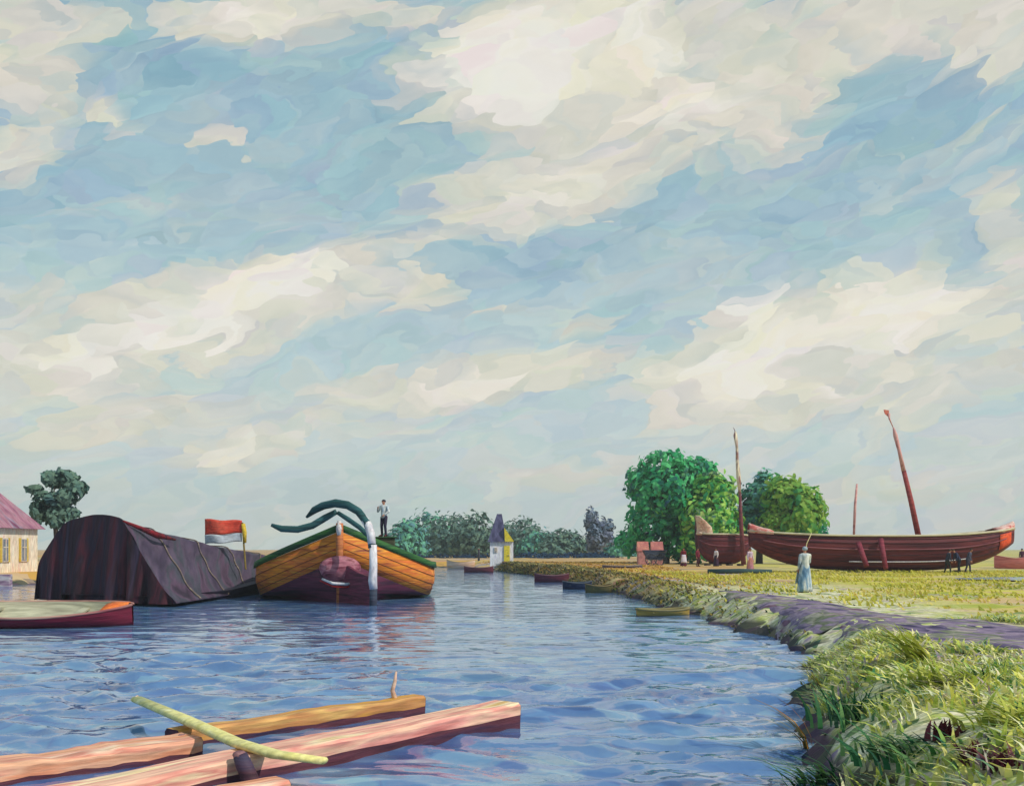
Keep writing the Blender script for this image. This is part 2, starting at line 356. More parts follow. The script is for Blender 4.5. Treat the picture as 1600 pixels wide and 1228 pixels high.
# ------------------------------------------------------------------ path along the bank
def make_path():
    cl = [(15.3,10),(12.7,14),(10.9,18),(9.7,22),(9.3,26),(9.3,30),(9.0,36),(8.6,46)]
    w = [5.0,5.0,4.8,4.2,3.4,2.6,1.8,.8]
    rows = []; n = 60
    for i in range(n):
        t = i/(n-1)*(len(cl)-1); k = min(int(t), len(cl)-2); fr = t-k
        c = Vector(cl[k]).lerp(Vector(cl[k+1]), fr); ww = w[k]*(1-fr)+w[k+1]*fr
        d = (Vector(cl[k+1])-Vector(cl[k])).normalized(); nr = Vector((d.y, -d.x))
        row = []
        for j in range(13):
            s = (j/12-.5)*2
            e = ww*.5*(1+.9*float(vnoise(np.array(i*.42+(s > 0)*50), np.array(3.3)))*.5)
            q = c+nr*s*e; row.append((q.x, q.y, gz(q.x, q.y)+.045-(.05 if abs(s) == 1 else 0)))
        rows.append(row)
    b = MB(); b.grid(rows)
    o = b.build('path', pmat('path_dirt', [(64,58,84),(96,84,112),(124,108,132),(150,130,150),(104,112,84),(172,160,150),(116,84,104)], 2.2, (1, 2.6, 1), (0, 0, R(18)), .95, .5, .6, 4, (.33, .67), spec=.1, dab=.7), smooth=True)
    tag(o, kind='structure')
make_path()

def make_pond():
    b = MB(); rr = []
    for k in range(40):
        th = 2*math.pi*k/40; r = 1+.12*math.sin(3*th)+.06*math.sin(7*th)
        rr.append((30.5+6.2*r*math.cos(th), 58+4.6*r*math.sin(th), 1.0))
    b.add(rr, [tuple(range(40))])
    zt = max(gz(x, y) for x, y, _ in rr)+.02
    b.v = [(x, y, zt) for x, y, _ in b.v]
    o = b.build('pond_water', pmat('pond_water', [(86,110,140),(120,146,168),(96,124,140)], .6, (3, 1, 1), rough=.2, bump=.1, spec=.5)); tag(o, kind='structure')
make_pond()

# ------------------------------------------------------------------ water
def make_water():
    ys = [3.0]
    while ys[-1] < 175: ys.append(ys[-1]*1.0075+.01)
    ys = np.array(ys); a = np.linspace(-1.15, .62, 620)
    gy = np.repeat(ys[:, None], len(a), 1); gx = a[None]*(gy+7)
    z = np.zeros_like(gx); r = np.random.RandomState(3)
    wx = gx+.35*np.sin(gy*.9+gx*.3)+.2*np.sin(gx*1.7-gy*.6); wy = gy+.4*np.sin(gx*.8+1)+.25*np.sin(gx*2.1+gy*.5)
    for i in range(46):
        lam = 0.42*(1.065**i); th = r.normal(R(80), R(26)); k = 2*math.pi/lam
        ph = r.uniform(0, 6.3); amp = .0048*lam**.75*r.uniform(.5, 1.3)
        step = np.maximum(gy*.0075+.01, .004*(gy+7)); ok = np.clip((lam/step-3.0)/3, 0, 1)
        s = np.sin(k*(wx*math.cos(th)+wy*math.sin(th))+ph)
        z += ok*amp*(1-np.abs(s))*2 - ok*amp
    pat = .75+.5*np.sin(gx*.31+gy*.17)*np.sin(gx*.13-gy*.23+2)
    z *= pat*np.interp(gy, [10, 18, 40, 120], [1.6, 1.5, .42, .2])
    nx, ny = len(a), len(ys)
    v = np.stack([gx, gy, z], -1).reshape(-1, 3)
    i = np.arange(ny-1)[:, None]*nx+np.arange(nx-1)[None]
    f = np.stack([i, i+1, i+1+nx, i+nx], -1).reshape(-1, 4)
    me = bpy.data.meshes.new('canal_water'); me.from_pydata(v.tolist(), [], f.tolist())
    me.polygons.foreach_set('use_smooth', [True]*len(f))
    o = bpy.data.objects.new('canal_water', me); col.objects.link(o); tag(o, kind='structure')
    m = bpy.data.materials.new('canal_water'); m.use_nodes = True; nt = m.node_tree; N = nt.nodes; L = nt.links; b = N['Principled BSDF']
    tc = N.new('ShaderNodeTexCoord')
    def nz(sx, sy, rz, det, dist, off):
        mp = N.new('ShaderNodeMapping'); L.new(tc.outputs['Object'], mp.inputs[0]); mp.inputs[1].default_value = (off, off*.6, 0); mp.inputs[2].default_value = (0, 0, rz); mp.inputs[3].default_value = (sx, sy, 1)
        n = N.new('ShaderNodeTexNoise'); L.new(mp.outputs[0], n.inputs['Vector']); n.inputs['Scale'].default_value = 1; n.inputs['Detail'].default_value = det; n.inputs['Distortion'].default_value = dist
        return n.outputs['Fac']
    def dab(sx, sy, rz, off):
        mp = N.new('ShaderNodeMapping'); mp.vector_type = 'TEXTURE'; mp.inputs[1].default_value = (off, off*.6, 0); mp.inputs[2].default_value = (0, 0, rz); mp.inputs[3].default_value = (sx, sy, 1)
        wn = N.new('ShaderNodeTexNoise'); wn.inputs['Scale'].default_value = 1.3; wn.inputs['Detail'].default_value = 2; L.new(tc.outputs['Object'], wn.inputs['Vector'])
        wm = N.new('ShaderNodeVectorMath'); wm.operation = 'MULTIPLY_ADD'; L.new(wn.outputs['Color'], wm.inputs[0]); wm.inputs[1].default_value = (.55, .55, 0); L.new(tc.outputs['Object'], wm.inputs[2])
        L.new(wm.outputs[0], mp.inputs[0])
        v = N.new('ShaderNodeTexVoronoi'); v.voronoi_dimensions = '2D'; v.feature = 'SMOOTH_F1'; v.inputs['Smoothness'].default_value = .35; v.inputs['Scale'].default_value = 1; L.new(mp.outputs[0], v.inputs['Vector'])
        sp_ = N.new('ShaderNodeSeparateColor'); L.new(v.outputs['Color'], sp_.inputs[0])
        return sp_.outputs[0], v.outputs['Distance']
    def ramp(f, st):
        r = N.new('ShaderNodeValToRGB'); cr = r.color_ramp
        while len(cr.elements) < len(st): cr.elements.new(.5)
        for e, (p, c) in zip(cr.elements, st): e.position = p; e.color = srgb(*c)
        L.new(f, r.inputs[0]); return r.outputs[0]
    n1 = nz(.8, .95, 0, 3, .7, 0); n2 = nz(.12, .2, 0, 2, .4, 9); n3 = nz(2.6, 2.2, 0, 3, .8, 3)
    d1, dd1 = dab(1.15, .62, R(6), 0); d2, dd2 = dab(.6, .3, R(-8), 5)
    c1 = ramp(d1, [(.0, (35,65,125)), (.14, (54,92,150)), (.35, (75,115,167)), (.5, (92,132,177)), (.64, (83,95,154)), (.78, (99,142,181)), (.9, (126,166,184)), (1, (56,95,118))])
    c2 = ramp(n2, [(.34, (74,118,144)), (.46, (83,122,169)), (.54, (94,125,174)), (.64, (114,158,179))])
    c3 = ramp(d2, [(0, (33,62,118)), (.2, (70,102,161)), (.65, (94,130,177)), (.88, (126,155,188)), (1, (160,187,194))])
    def mx(f, a, b_):
        m_ = N.new('ShaderNodeMix'); m_.data_type = 'RGBA'; m_.inputs[0].default_value = f; L.new(a, m_.inputs[6]); L.new(b_, m_.inputs[7]); return m_.outputs[2]
    L.new(mx(.45, mx(.2, c1, c2), c3), b.inputs['Base Color']); b.inputs['Roughness'].default_value = .06; b.inputs['IOR'].default_value = 1.6
    bp = N.new('ShaderNodeBump'); bp.inputs['Strength'].default_value = .25; bp.inputs['Distance'].default_value = .03; L.new(n3, bp.inputs['Height'])
    bp2 = N.new('ShaderNodeBump'); bp2.inputs['Strength'].default_value = .22; bp2.inputs['Distance'].default_value = .12; L.new(dd1, bp2.inputs['Height']); L.new(bp.outputs[0], bp2.inputs['Normal'])
    L.new(bp2.outputs[0], b.inputs['Normal'])
    me.materials.append(m)
make_water()

# ================================================================== vegetation
rnd = random.Random(11)
def strokes(b, rng, blobs, n, size, droop=.3, shell=.55, wr=.42):
    """leaf clumps: small bent patches spread through the lobes of a crown"""
    vol = [r[0]*r[1]*r[2] for _, r in blobs]; tot = sum(vol)
    for (c, r), vv in zip(blobs, vol):
        for _ in range(int(n*vv/tot)+1):
            while True:
                d = Vector((rng.uniform(-1, 1), rng.uniform(-1, 1), rng.uniform(-1, 1)))
                if .05 < d.length < 1: break
            q = d.length; d = d.normalized(); rad = (shell+(1-shell)*q**.5)*(1+.17*rng.gauss(0, 1))
            p = Vector((c[0]+d.x*r[0]*rad, c[1]+d.y*r[1]*rad, c[2]+d.z*r[2]*rad))
            kf = 1.1/size**.5
            if math.sin(p.x*kf*1.1+p.z*kf*.7+1)*math.sin(p.z*kf*1.25-p.x*kf*.4+p.y*kf*.6)*math.sin(p.y*kf*.9+p.z*kf*.5+.5) < -.2 and rng.random() < .85: continue
            s = size*rng.uniform(.45, 1.3)
            nrm = (d+Vector((rng.uniform(-.8, .8), rng.uniform(-.8, .8), rng.uniform(-.5, .9)))).normalized()
            t = Vector((rng.uniform(-1, 1), rng.uniform(-1, 1), rng.uniform(-1, .5)-droop)).cross(nrm)
            if t.length < .1: continue
            t.normalize(); w = nrm.cross(t)*s*wr; t = t*s
            bend = nrm*s*.18
            b.add([p-t*.5-w*.35-bend, p-t*.5+w*.35-bend, p-w*.55, p+w*.5, p+t*.5-w*.3-bend, p+t*.5+w*.25-bend], [(0,1,3,2), (2,3,5,4)])
BARK = pmat('bark', [(60,50,48),(84,70,62),(70,66,74)], 2, (1, 1, 4), rough=.95)
def tree(name, loc, label, cat, blobs, n, size, mat, trunk_r=.3, trunk_h=4, group=None, seed=1, droop=.3, limbs=7, shell=.5):
    rng = random.Random(seed); root = empty(name, loc); tag(root, label, cat, group)
    b = MB(); top = Vector((rng.uniform(-.3, .3), 0, trunk_h))
    b.tube([(0, 0, -.3), (0.05, 0, trunk_h*.3), top*.7, top], [trunk_r*1.3, trunk_r, trunk_r*.8, trunk_r*.55], 9)
    for k in range(limbs):
        c, r = blobs[k % len(blobs)]; s = top*rng.uniform(.55, 1)
        e = Vector((c[0]+rng.uniform(-.5, .5)*r[0], c[1]+rng.uniform(-.4, .4)*r[1], c[2]+rng.uniform(0, .6)*r[2])); m = s.lerp(e, .5)+Vector((0, 0, .3))
        b.tube([s, m, e], [trunk_r*.45, trunk_r*.3, trunk_r*.08], 6)
    b.build('trunk', BARK, root, smooth=True)
    b = MB(); strokes(b, rng, blobs, n, size, droop, shell); b.build('crown', mat, root)
    return root
LEAF_A = pmat('leaf_green', [(43,100,94),(56,145,96),(86,176,99),(132,202,96),(187,221,109),(69,116,106),(212,228,137)], .35, rough=.85, bump=0, island=.55, spread=(.34, .66), fine=.2, transl=.42, spec=.05)
LEAF_B = pmat('leaf_emerald', [(50,89,111),(52,135,109),(63,178,116),(113,214,140),(65,111,118),(145,214,109)], .35, rough=.85, bump=0, island=.5, spread=(.34, .66), fine=.2, transl=.42, spec=.05)
LEAF_C = pmat('leaf_olive', [(47,117,109),(84,159,99),(129,183,86),(160,196,93),(170,187,91),(84,134,113)], .4, rough=.85, bump=0, island=.5, spread=(.34, .66), fine=.2, transl=.42, spec=.05)
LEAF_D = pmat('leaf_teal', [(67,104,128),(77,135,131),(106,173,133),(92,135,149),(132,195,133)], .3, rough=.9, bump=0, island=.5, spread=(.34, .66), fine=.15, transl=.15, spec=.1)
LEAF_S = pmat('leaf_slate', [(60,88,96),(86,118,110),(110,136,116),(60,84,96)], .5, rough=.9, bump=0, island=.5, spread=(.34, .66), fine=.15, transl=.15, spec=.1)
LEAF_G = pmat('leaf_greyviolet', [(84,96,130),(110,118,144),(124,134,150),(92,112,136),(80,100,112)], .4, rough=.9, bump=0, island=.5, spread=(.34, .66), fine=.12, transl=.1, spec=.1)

def pxtree(name, Y, base_v, px, label, n, size, mat, cat='tree', group=None, seed=1, depth=None, **k):
    """px: lobes as picture ellipses (u, v, ru, rv), each given its own place in depth"""
    u0 = sum(p[0] for p in px)/len(px); bz = EYE-(base_v-HOR)/F*Y; loc = Vector((X(u0, Y), Y, bz)); rng = random.Random(seed+99)
    bl = []
    for (u, v, ru, rv) in px:
        q = P(u, v, Y); rx, rz = ru/F*Y, rv/F*Y
        bl.append(((q.x-loc.x, rng.uniform(-1, 1)*(depth or 2.0), q.z-loc.z), (rx, max(1.2, (rx+rz)*.55), rz)))
    loc.z = gz(loc.x, loc.y)-.05 if base_v > 800 else loc.z
    dz = bz-loc.z
    bl = [((c[0], c[1], c[2]+dz), r) for c, r in bl]
    return tree(name, loc, label, cat, bl, n, size, mat, group=group, seed=seed, **k)
pxtree('leafy_tree', 122, 880, [(1035,725,34,20),(1000,755,24,26),(1040,770,48,40),(1085,740,38,24),(1080,800,45,40),(1020,820,36,34),(985,845,22,22),(1070,850,36,26)],
       'large round emerald green tree at the left of the pair behind the beached boats', 6200, .95, LEAF_B, trunk_r=.4, trunk_h=7, seed=3, depth=1.5)
pxtree('leafy_tree', 117, 880, [(1120,770,32,30),(1105,815,38,40),(1135,830,26,38),(1095,850,30,24)],
       'yellow green tree between the round emerald tree and the tall cream mast', 3400, .9, LEAF_A, trunk_r=.33, trunk_h=6, seed=4, depth=1.0)
pxtree('leafy_tree', 120, 880, [(1196,752,13,20),(1190,790,30,36),(1172,815,24,26)],
       'dark teal tree just right of the tall cream mast', 2400, .85, LEAF_D, trunk_r=.33, trunk_h=6, seed=5, depth=1.0)
pxtree('leafy_tree', 116, 880, [(1228,775,30,30),(1255,800,30,38),(1240,828,40,26),(1215,820,26,26)],
       'olive and yellow green tree with rounded right edge behind the long beached boat', 3600, .9, LEAF_C, trunk_r=.33, trunk_h=6, seed=6, depth=1.2)
pxtree('small_shrub', 112, 880, [(1287,832,6,10),(1289,845,6,12)], 'small dark green shrub sticking up over the long boat beside the olive tree', 220, .45, LEAF_B, 'shrub', seed=7, trunk_r=.06, trunk_h=1.5, depth=.3)
pxtree('slender_tree', 88, 890, [(62,766,9,10),(80,748,10,12),(98,746,13,13),(118,762,12,12),(104,778,12,16),(90,808,9,16),(66,794,8,20),(76,806,10,14),(106,802,10,14),(84,780,8,12)],
       'dark slate green tree with gaps in its crown behind the pink roofed house', 1500, .75, LEAF_S, trunk_r=.22, trunk_h=5.5, seed=8, depth=.8, shell=.6)
# far wood across the canal, trees one can tell apart
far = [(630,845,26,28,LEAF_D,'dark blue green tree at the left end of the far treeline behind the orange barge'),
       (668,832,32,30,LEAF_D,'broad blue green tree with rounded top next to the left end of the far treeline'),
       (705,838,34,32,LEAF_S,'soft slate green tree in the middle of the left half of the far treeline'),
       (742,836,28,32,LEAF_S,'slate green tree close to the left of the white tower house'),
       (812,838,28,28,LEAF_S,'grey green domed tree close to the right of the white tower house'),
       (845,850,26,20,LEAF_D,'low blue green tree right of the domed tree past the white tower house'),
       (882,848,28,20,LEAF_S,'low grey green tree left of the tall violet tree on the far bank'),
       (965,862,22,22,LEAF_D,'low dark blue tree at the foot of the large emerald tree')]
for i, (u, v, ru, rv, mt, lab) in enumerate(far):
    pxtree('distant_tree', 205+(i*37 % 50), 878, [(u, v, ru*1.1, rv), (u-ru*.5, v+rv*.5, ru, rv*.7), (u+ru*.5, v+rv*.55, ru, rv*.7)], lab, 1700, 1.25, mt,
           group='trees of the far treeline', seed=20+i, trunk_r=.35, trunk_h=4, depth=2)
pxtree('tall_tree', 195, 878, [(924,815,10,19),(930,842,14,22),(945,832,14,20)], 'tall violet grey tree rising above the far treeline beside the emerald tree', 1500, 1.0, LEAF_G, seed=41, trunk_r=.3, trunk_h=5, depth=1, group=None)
tag(pxtree('low_hedge', 185, 879, [(640,874,30,8),(690,874,30,8),(740,874,30,8),(830,873,34,9),(880,873,34,9),(930,873,34,9)], 'low dark blue hedge along the foot of the far treeline', 3000, .8,
       pmat('hedge_blue', [(26,42,76),(30,56,84),(44,70,92)], .4, rough=.9, bump=0, island=.5, spread=(.34, .66), transl=.1, spec=.1), 'hedge', seed=44, trunk_r=.1, trunk_h=.6, depth=1, limbs=12))

# ------------------------------------------------------------------ grasses
def blade(b, p, h, w, lean, ang, rng, segs=3):
    d = Vector((math.cos(ang), math.sin(ang), 0)); s = Vector((-d.y, d.x, 0)); s = (s+d*rng.uniform(-.5, .5)).normalized()
    vs = []; fs = []
    for i in range(segs+1):
        t = i/segs; c = Vector(p)+d*lean*t*t*h+Vector((0, 0, h*(t-.28*lean*t*t))); ww = w*(1-t**1.6)*.5+.002
        vs += [c-s*ww, c+s*ww]
    for i in range(segs): fs.append((2*i, 2*i+1, 2*i+3, 2*i+2))
    b.add(vs, fs)
G_NEAR = pmat('grass_near', [(45,100,89),(80,141,87),(159,189,91),(211,217,99),(244,234,116),(245,242,201),(97,143,111),(228,222,111),(244,232,187),(149,121,156),(197,209,136)], .8, rough=.7, bump=0, island=.72, spread=(.3, .7), fine=.1, transl=.25, spec=.2)
G_YEL = pmat('grass_sunny', [(130,146,70),(176,176,70),(206,198,80),(220,206,110),(214,180,110)], .35, (2, 1, 1), rough=.8, bump=0, island=.5, spread=(.32, .68), fine=.1, transl=.3, spec=.1)
G_DRY = pmat('grass_ochre', [(120,110,60),(176,140,60),(200,160,70),(186,150,110),(90,96,60)], .35, (2, 1, 1), rough=.8, bump=0, island=.5, spread=(.32, .68), fine=.1, transl=.2, spec=.1)
def on_path(x, y):
    t = np.interp(y, [10,14,18,22,26,30,36,46], [15.3,12.7,10.9,9.7,9.3,9.3,9,8.6]); w = np.interp(y, [10,18,26,36,46], [5,4.8,3.4,1.8,.8])
    return abs(x-t) < w*.52
def scatter(n, box, cond, seed):
    r = np.random.RandomState(seed); x = r.uniform(box[0], box[1], n*4); y = box[2]+(box[3]-box[2])*r.power(1.6, n*4)
    d = sdist(x, y); z = ground_z(x, y); out = []
    for a, c, dd, zz in zip(x, y, d, z):
        if cond(a, c, dd) and zz > -.06: out.append((a, c, zz))
        if len(out) >= n: break
    return out
rng = random.Random(5)
b = MB()
for (x, y, z) in scatter(8500, (2.0, 17, 8.0, 27), lambda x, y, d: d > -.2 and not on_path(x, y) and vnoise(np.array(x*1.1), np.array(y*.8)) > rng.uniform(-.25, .25), 1):
    for _ in range(2):
        blade(b, (x+rng.uniform(-.1, .1), y+rng.uniform(-.1, .1), z-.02), rng.uniform(.08, .3 if y < 17 else .2), rng.uniform(.03, .075), rng.uniform(.2, 1.5), rng.gauss(R(200), 1.2), rng)
for (x, y, z) in scatter(11000, (2.0, 17, 8.0, 27), lambda x, y, d: d > -.1 and not on_path(x, y) and vnoise(np.array(x*1.3+9), np.array(y*.9)) > -.2, 9):
    blade(b, (x, y, z+.03), rng.uniform(.1, .26), rng.uniform(.04, .10), rng.uniform(.5, 2.2), rng.gauss(R(190), 1.6), rng)
tag(b.build('bank_grass', G_NEAR), 'long mixed green and yellow grass on the near bank at the water edge', 'grass', kind='stuff')
b = MB()
for (x, y, z) in scatter(17000, (7, 48, 22, 80), lambda x, y, d: d > .2 and not on_path(x, y) and (vnoise(np.array(x*.5), np.array(y*.3)) > -.35), 2):
    blade(b, (x, y, z-.02), rng.uniform(.12, .3), rng.uniform(.06, .14), rng.uniform(.6, 1.8), rng.gauss(R(180), 1.0), rng, 2)
tag(b.build('meadow_grass', G_YEL), 'sunlit yellow green meadow grass between the path and the beached boats', 'grass', kind='stuff')
b = MB()
for (x, y, z) in scatter(7000, (-12, 22, 40, 135), lambda x, y, d: d > .2 and x < 8+.06*y, 3):
    blade(b, (x, y, z-.02), rng.uniform(.08, .22), rng.uniform(.08, .2), rng.uniform(.6, 1.8), rng.gauss(R(180), 1.0), rng, 2)
G_EDGE = 0
tag(b.build('dry_grass', G_DRY), 'short ochre grass on the flat point beside the canal', 'grass', kind='stuff')

b = MB()
for (x, y, z) in scatter(13000, (-12, 13, 14, 125), lambda x, y, d: d < 2.6 and not on_path(x, y), 6):
    sz = .6+y/60
    for _ in range(2): blade(b, (x, y, z-.02), rng.uniform(.07, .2)*sz, rng.uniform(.03, .08)*sz, rng.uniform(.8, 2.4), rng.gauss(R(190), .9), rng, 2)
tag(b.build('edge_sedge', pmat('sedge_mixed', [(24,44,56),(44,70,60),(90,110,56),(196,160,64),(200,190,150),(84,56,84),(150,156,70),(40,50,80)], .5, (2, 1, 1), rough=.8, bump=0, island=.8, spread=(.3, .7), transl=.2, spec=.1)), 'dark and ochre sedge hanging along the water edge of the right bank', 'sedge', kind='stuff')
def tuft(name, loc, label, mat, n, h, w, spread, ang, angs, lean, seed, cat='plant', extra=None, group=None):
    rg = random.Random(seed); x, y = loc; root = empty(name, (x, y, max(gz(x, y), -.12))); tag(root, label, cat, group)
    b = MB()
    for _ in range(n):
        blade(b, (rg.gauss(0, spread), rg.gauss(0, spread), -.05), h*rg.uniform(.55, 1.1), w*rg.uniform(.6, 1.3), rg.uniform(*lean), rg.gauss(ang, angs), rg, 4)
    b.build('blades', mat, root)
    if extra: extra(root, rg)
    return root
M_YG = pmat('blade_yellowgreen', [(120,140,50),(164,176,60),(196,196,84),(140,156,70)], .8, rough=.6, bump=0, island=.8, transl=.25)
M_RY = pmat('blade_redyellow', [(110,36,30),(170,120,40),(196,170,60),(60,70,40),(40,60,50)], .8, rough=.6, bump=0, island=.85, transl=.2)
M_DG = pmat('blade_deepgreen', [(14,44,40),(20,74,48),(50,110,58),(120,160,90),(30,60,56)], .8, rough=.6, bump=0, island=.85, transl=.2)
M_MAR = pmat('leaf_maroon', [(78,26,44),(113,36,52),(58,34,49),(145,60,65)], .8, rough=.6, bump=0, island=.85, transl=.15)
M_PALE = pmat('petal_pale', [(200,186,180),(214,204,186),(196,170,180)], .8, rough=.7, bump=0, island=.8, transl=.3)
def PG(u, v, zg=.7):
    Y = (EYE-zg)*F/(v-HOR); return (X(u, Y), Y)
tuft('grass_tussock', PG(1440, 1052), 'fan of broad yellow green blades leaning left beside the violet path', M_YG, 60, .95, .07, .10, R(180), .35, (.5, 1.4), 1)
tuft('reed_clump', PG(1285, 1080, .15), 'sparse clump of thin red and yellow stems leaning left over the water edge', M_RY, 16, 1.0, .03, .07, R(180), .4, (.5, 1.1), 2)
tuft('reed_clump', PG(1262, 1150, .05), 'arching dark red and olive stems rising from the water at the bank corner', M_RY, 14, .9, .03, .04, R(170), .3, (.5, 1.2), 3)
tuft('grass_tussock', PG(1345, 1135, .35), 'dense emerald tussock with pale upright blades in the middle of the near bank', M_DG, 110, .55, .05, .28, R(170), 1.2, (.2, 1.1), 4)
tuft('grass_tussock', PG(1290, 1205, .1), 'low deep green tussock with long pale leaves pointing left at the bottom of the bank', M_DG, 70, .6, .06, .2, R(195), .7, (.7, 1.8), 5)
tuft('grass_tussock', PG(1480, 1100, .6), 'yellow green tussock bending left in the centre of the near bank', M_YG, 90, .5, .06, .3, R(180), .8, (.8, 1.8), 6)
tuft('grass_tussock', PG(1420, 1160, .6), 'wide low bright green tussock above the maroon leaved plants', M_DG, 90, .45, .06, .3, R(180), 1.0, (.8, 1.8), 7)
tuft('grass_tussock', PG(1585, 1150, .7), 'yellow tussock at the right edge above the maroon leaves', M_YG, 70, .5, .06, .25, R(190), .8, (.8, 1.8), 8)
def blooms(root, rg):
    for _ in range(7):
        p = Vector((rg.gauss(0, .2), rg.gauss(0, .12), rg.uniform(.28, .5))); b = MB()
        for k in range(9):
            a = k*.7; d = Vector((math.cos(a), math.sin(a), .4)); s = Vector((-d.y, d.x, 0))*.018
            b.add([p+s*.4, p+d*.03+s, p+d*.065, p+d*.03-s, p-s*.4], [(0,1,2,3,4)])
        b.build('blossom', M_PALE, root)
tuft('flowering_plant', PG(1530, 1085, .72), 'pale pink and cream flowering plant near the right edge of the bank', M_DG, 50, .4, .05, .18, R(180), 1.2, (.4, 1.4), 9, extra=blooms)
mar = [(1365,1192,'small maroon leaved plant leftmost of the dark clumps along the bottom of the bank'),(1405,1182,'maroon leaved plant next after the leftmost dark clump at the bottom of the bank'),
       (1450,1205,'low maroon leaved plant in the middle of the dark clumps at the bottom edge'),(1478,1160,'thin maroon leaved plant standing highest among the dark clumps'),
       (1520,1188,'large maroon leaved plant under the yellow tussock'),(1575,1215,'deep maroon leaved plant in the bottom right corner')]
for i, (u, v, lab) in enumerate(mar):
    tuft('maroon_plant', PG(u, v, .6), lab, M_MAR, 22+3*i, .3, .06, .09, R(180), 1.6, (.3, 1.1), 30+i, group='maroon leaved plants on the near bank')

# ================================================================== boats
def hull(root, L, stations, mats, names, n=40, solid=.09, closed_end=False):
    """stations(t) -> list of (half breadth, z) from keel row to rail row; rows between consecutive entries are separate parts"""
    S = [stations(i/n) for i in range(n+1)]; K = len(S[0])
    out = []
    for k0, k1, nm, mt in names:
        b = MB()
        for sgn in (-1, 1):
            rows = []
            for i in range(n+1):
                rows.append([(sgn*S[i][k][0], L*i/n if len(S[i][k]) < 3 else S[i][k][2], S[i][k][1]) for k in range(k0, k1+1)])
            if sgn > 0: rows = [r[::-1] for r in rows]
            b.grid(rows)
        out.append(b.build(nm, mt, root, smooth=True, solid=solid))
    return out, S

def plank_mat(name, cols, along='y', s=1.6, **k):
    st = {'y': (5, 5, .42), 'x': (9, 1, .42), 'l': (9, 1, 1)}[along]
    return pmat(name, cols, s, st, rough=k.pop('rough', .7), bump=.4, dist=.3, detail=4, spread=(.3, .7), **k)

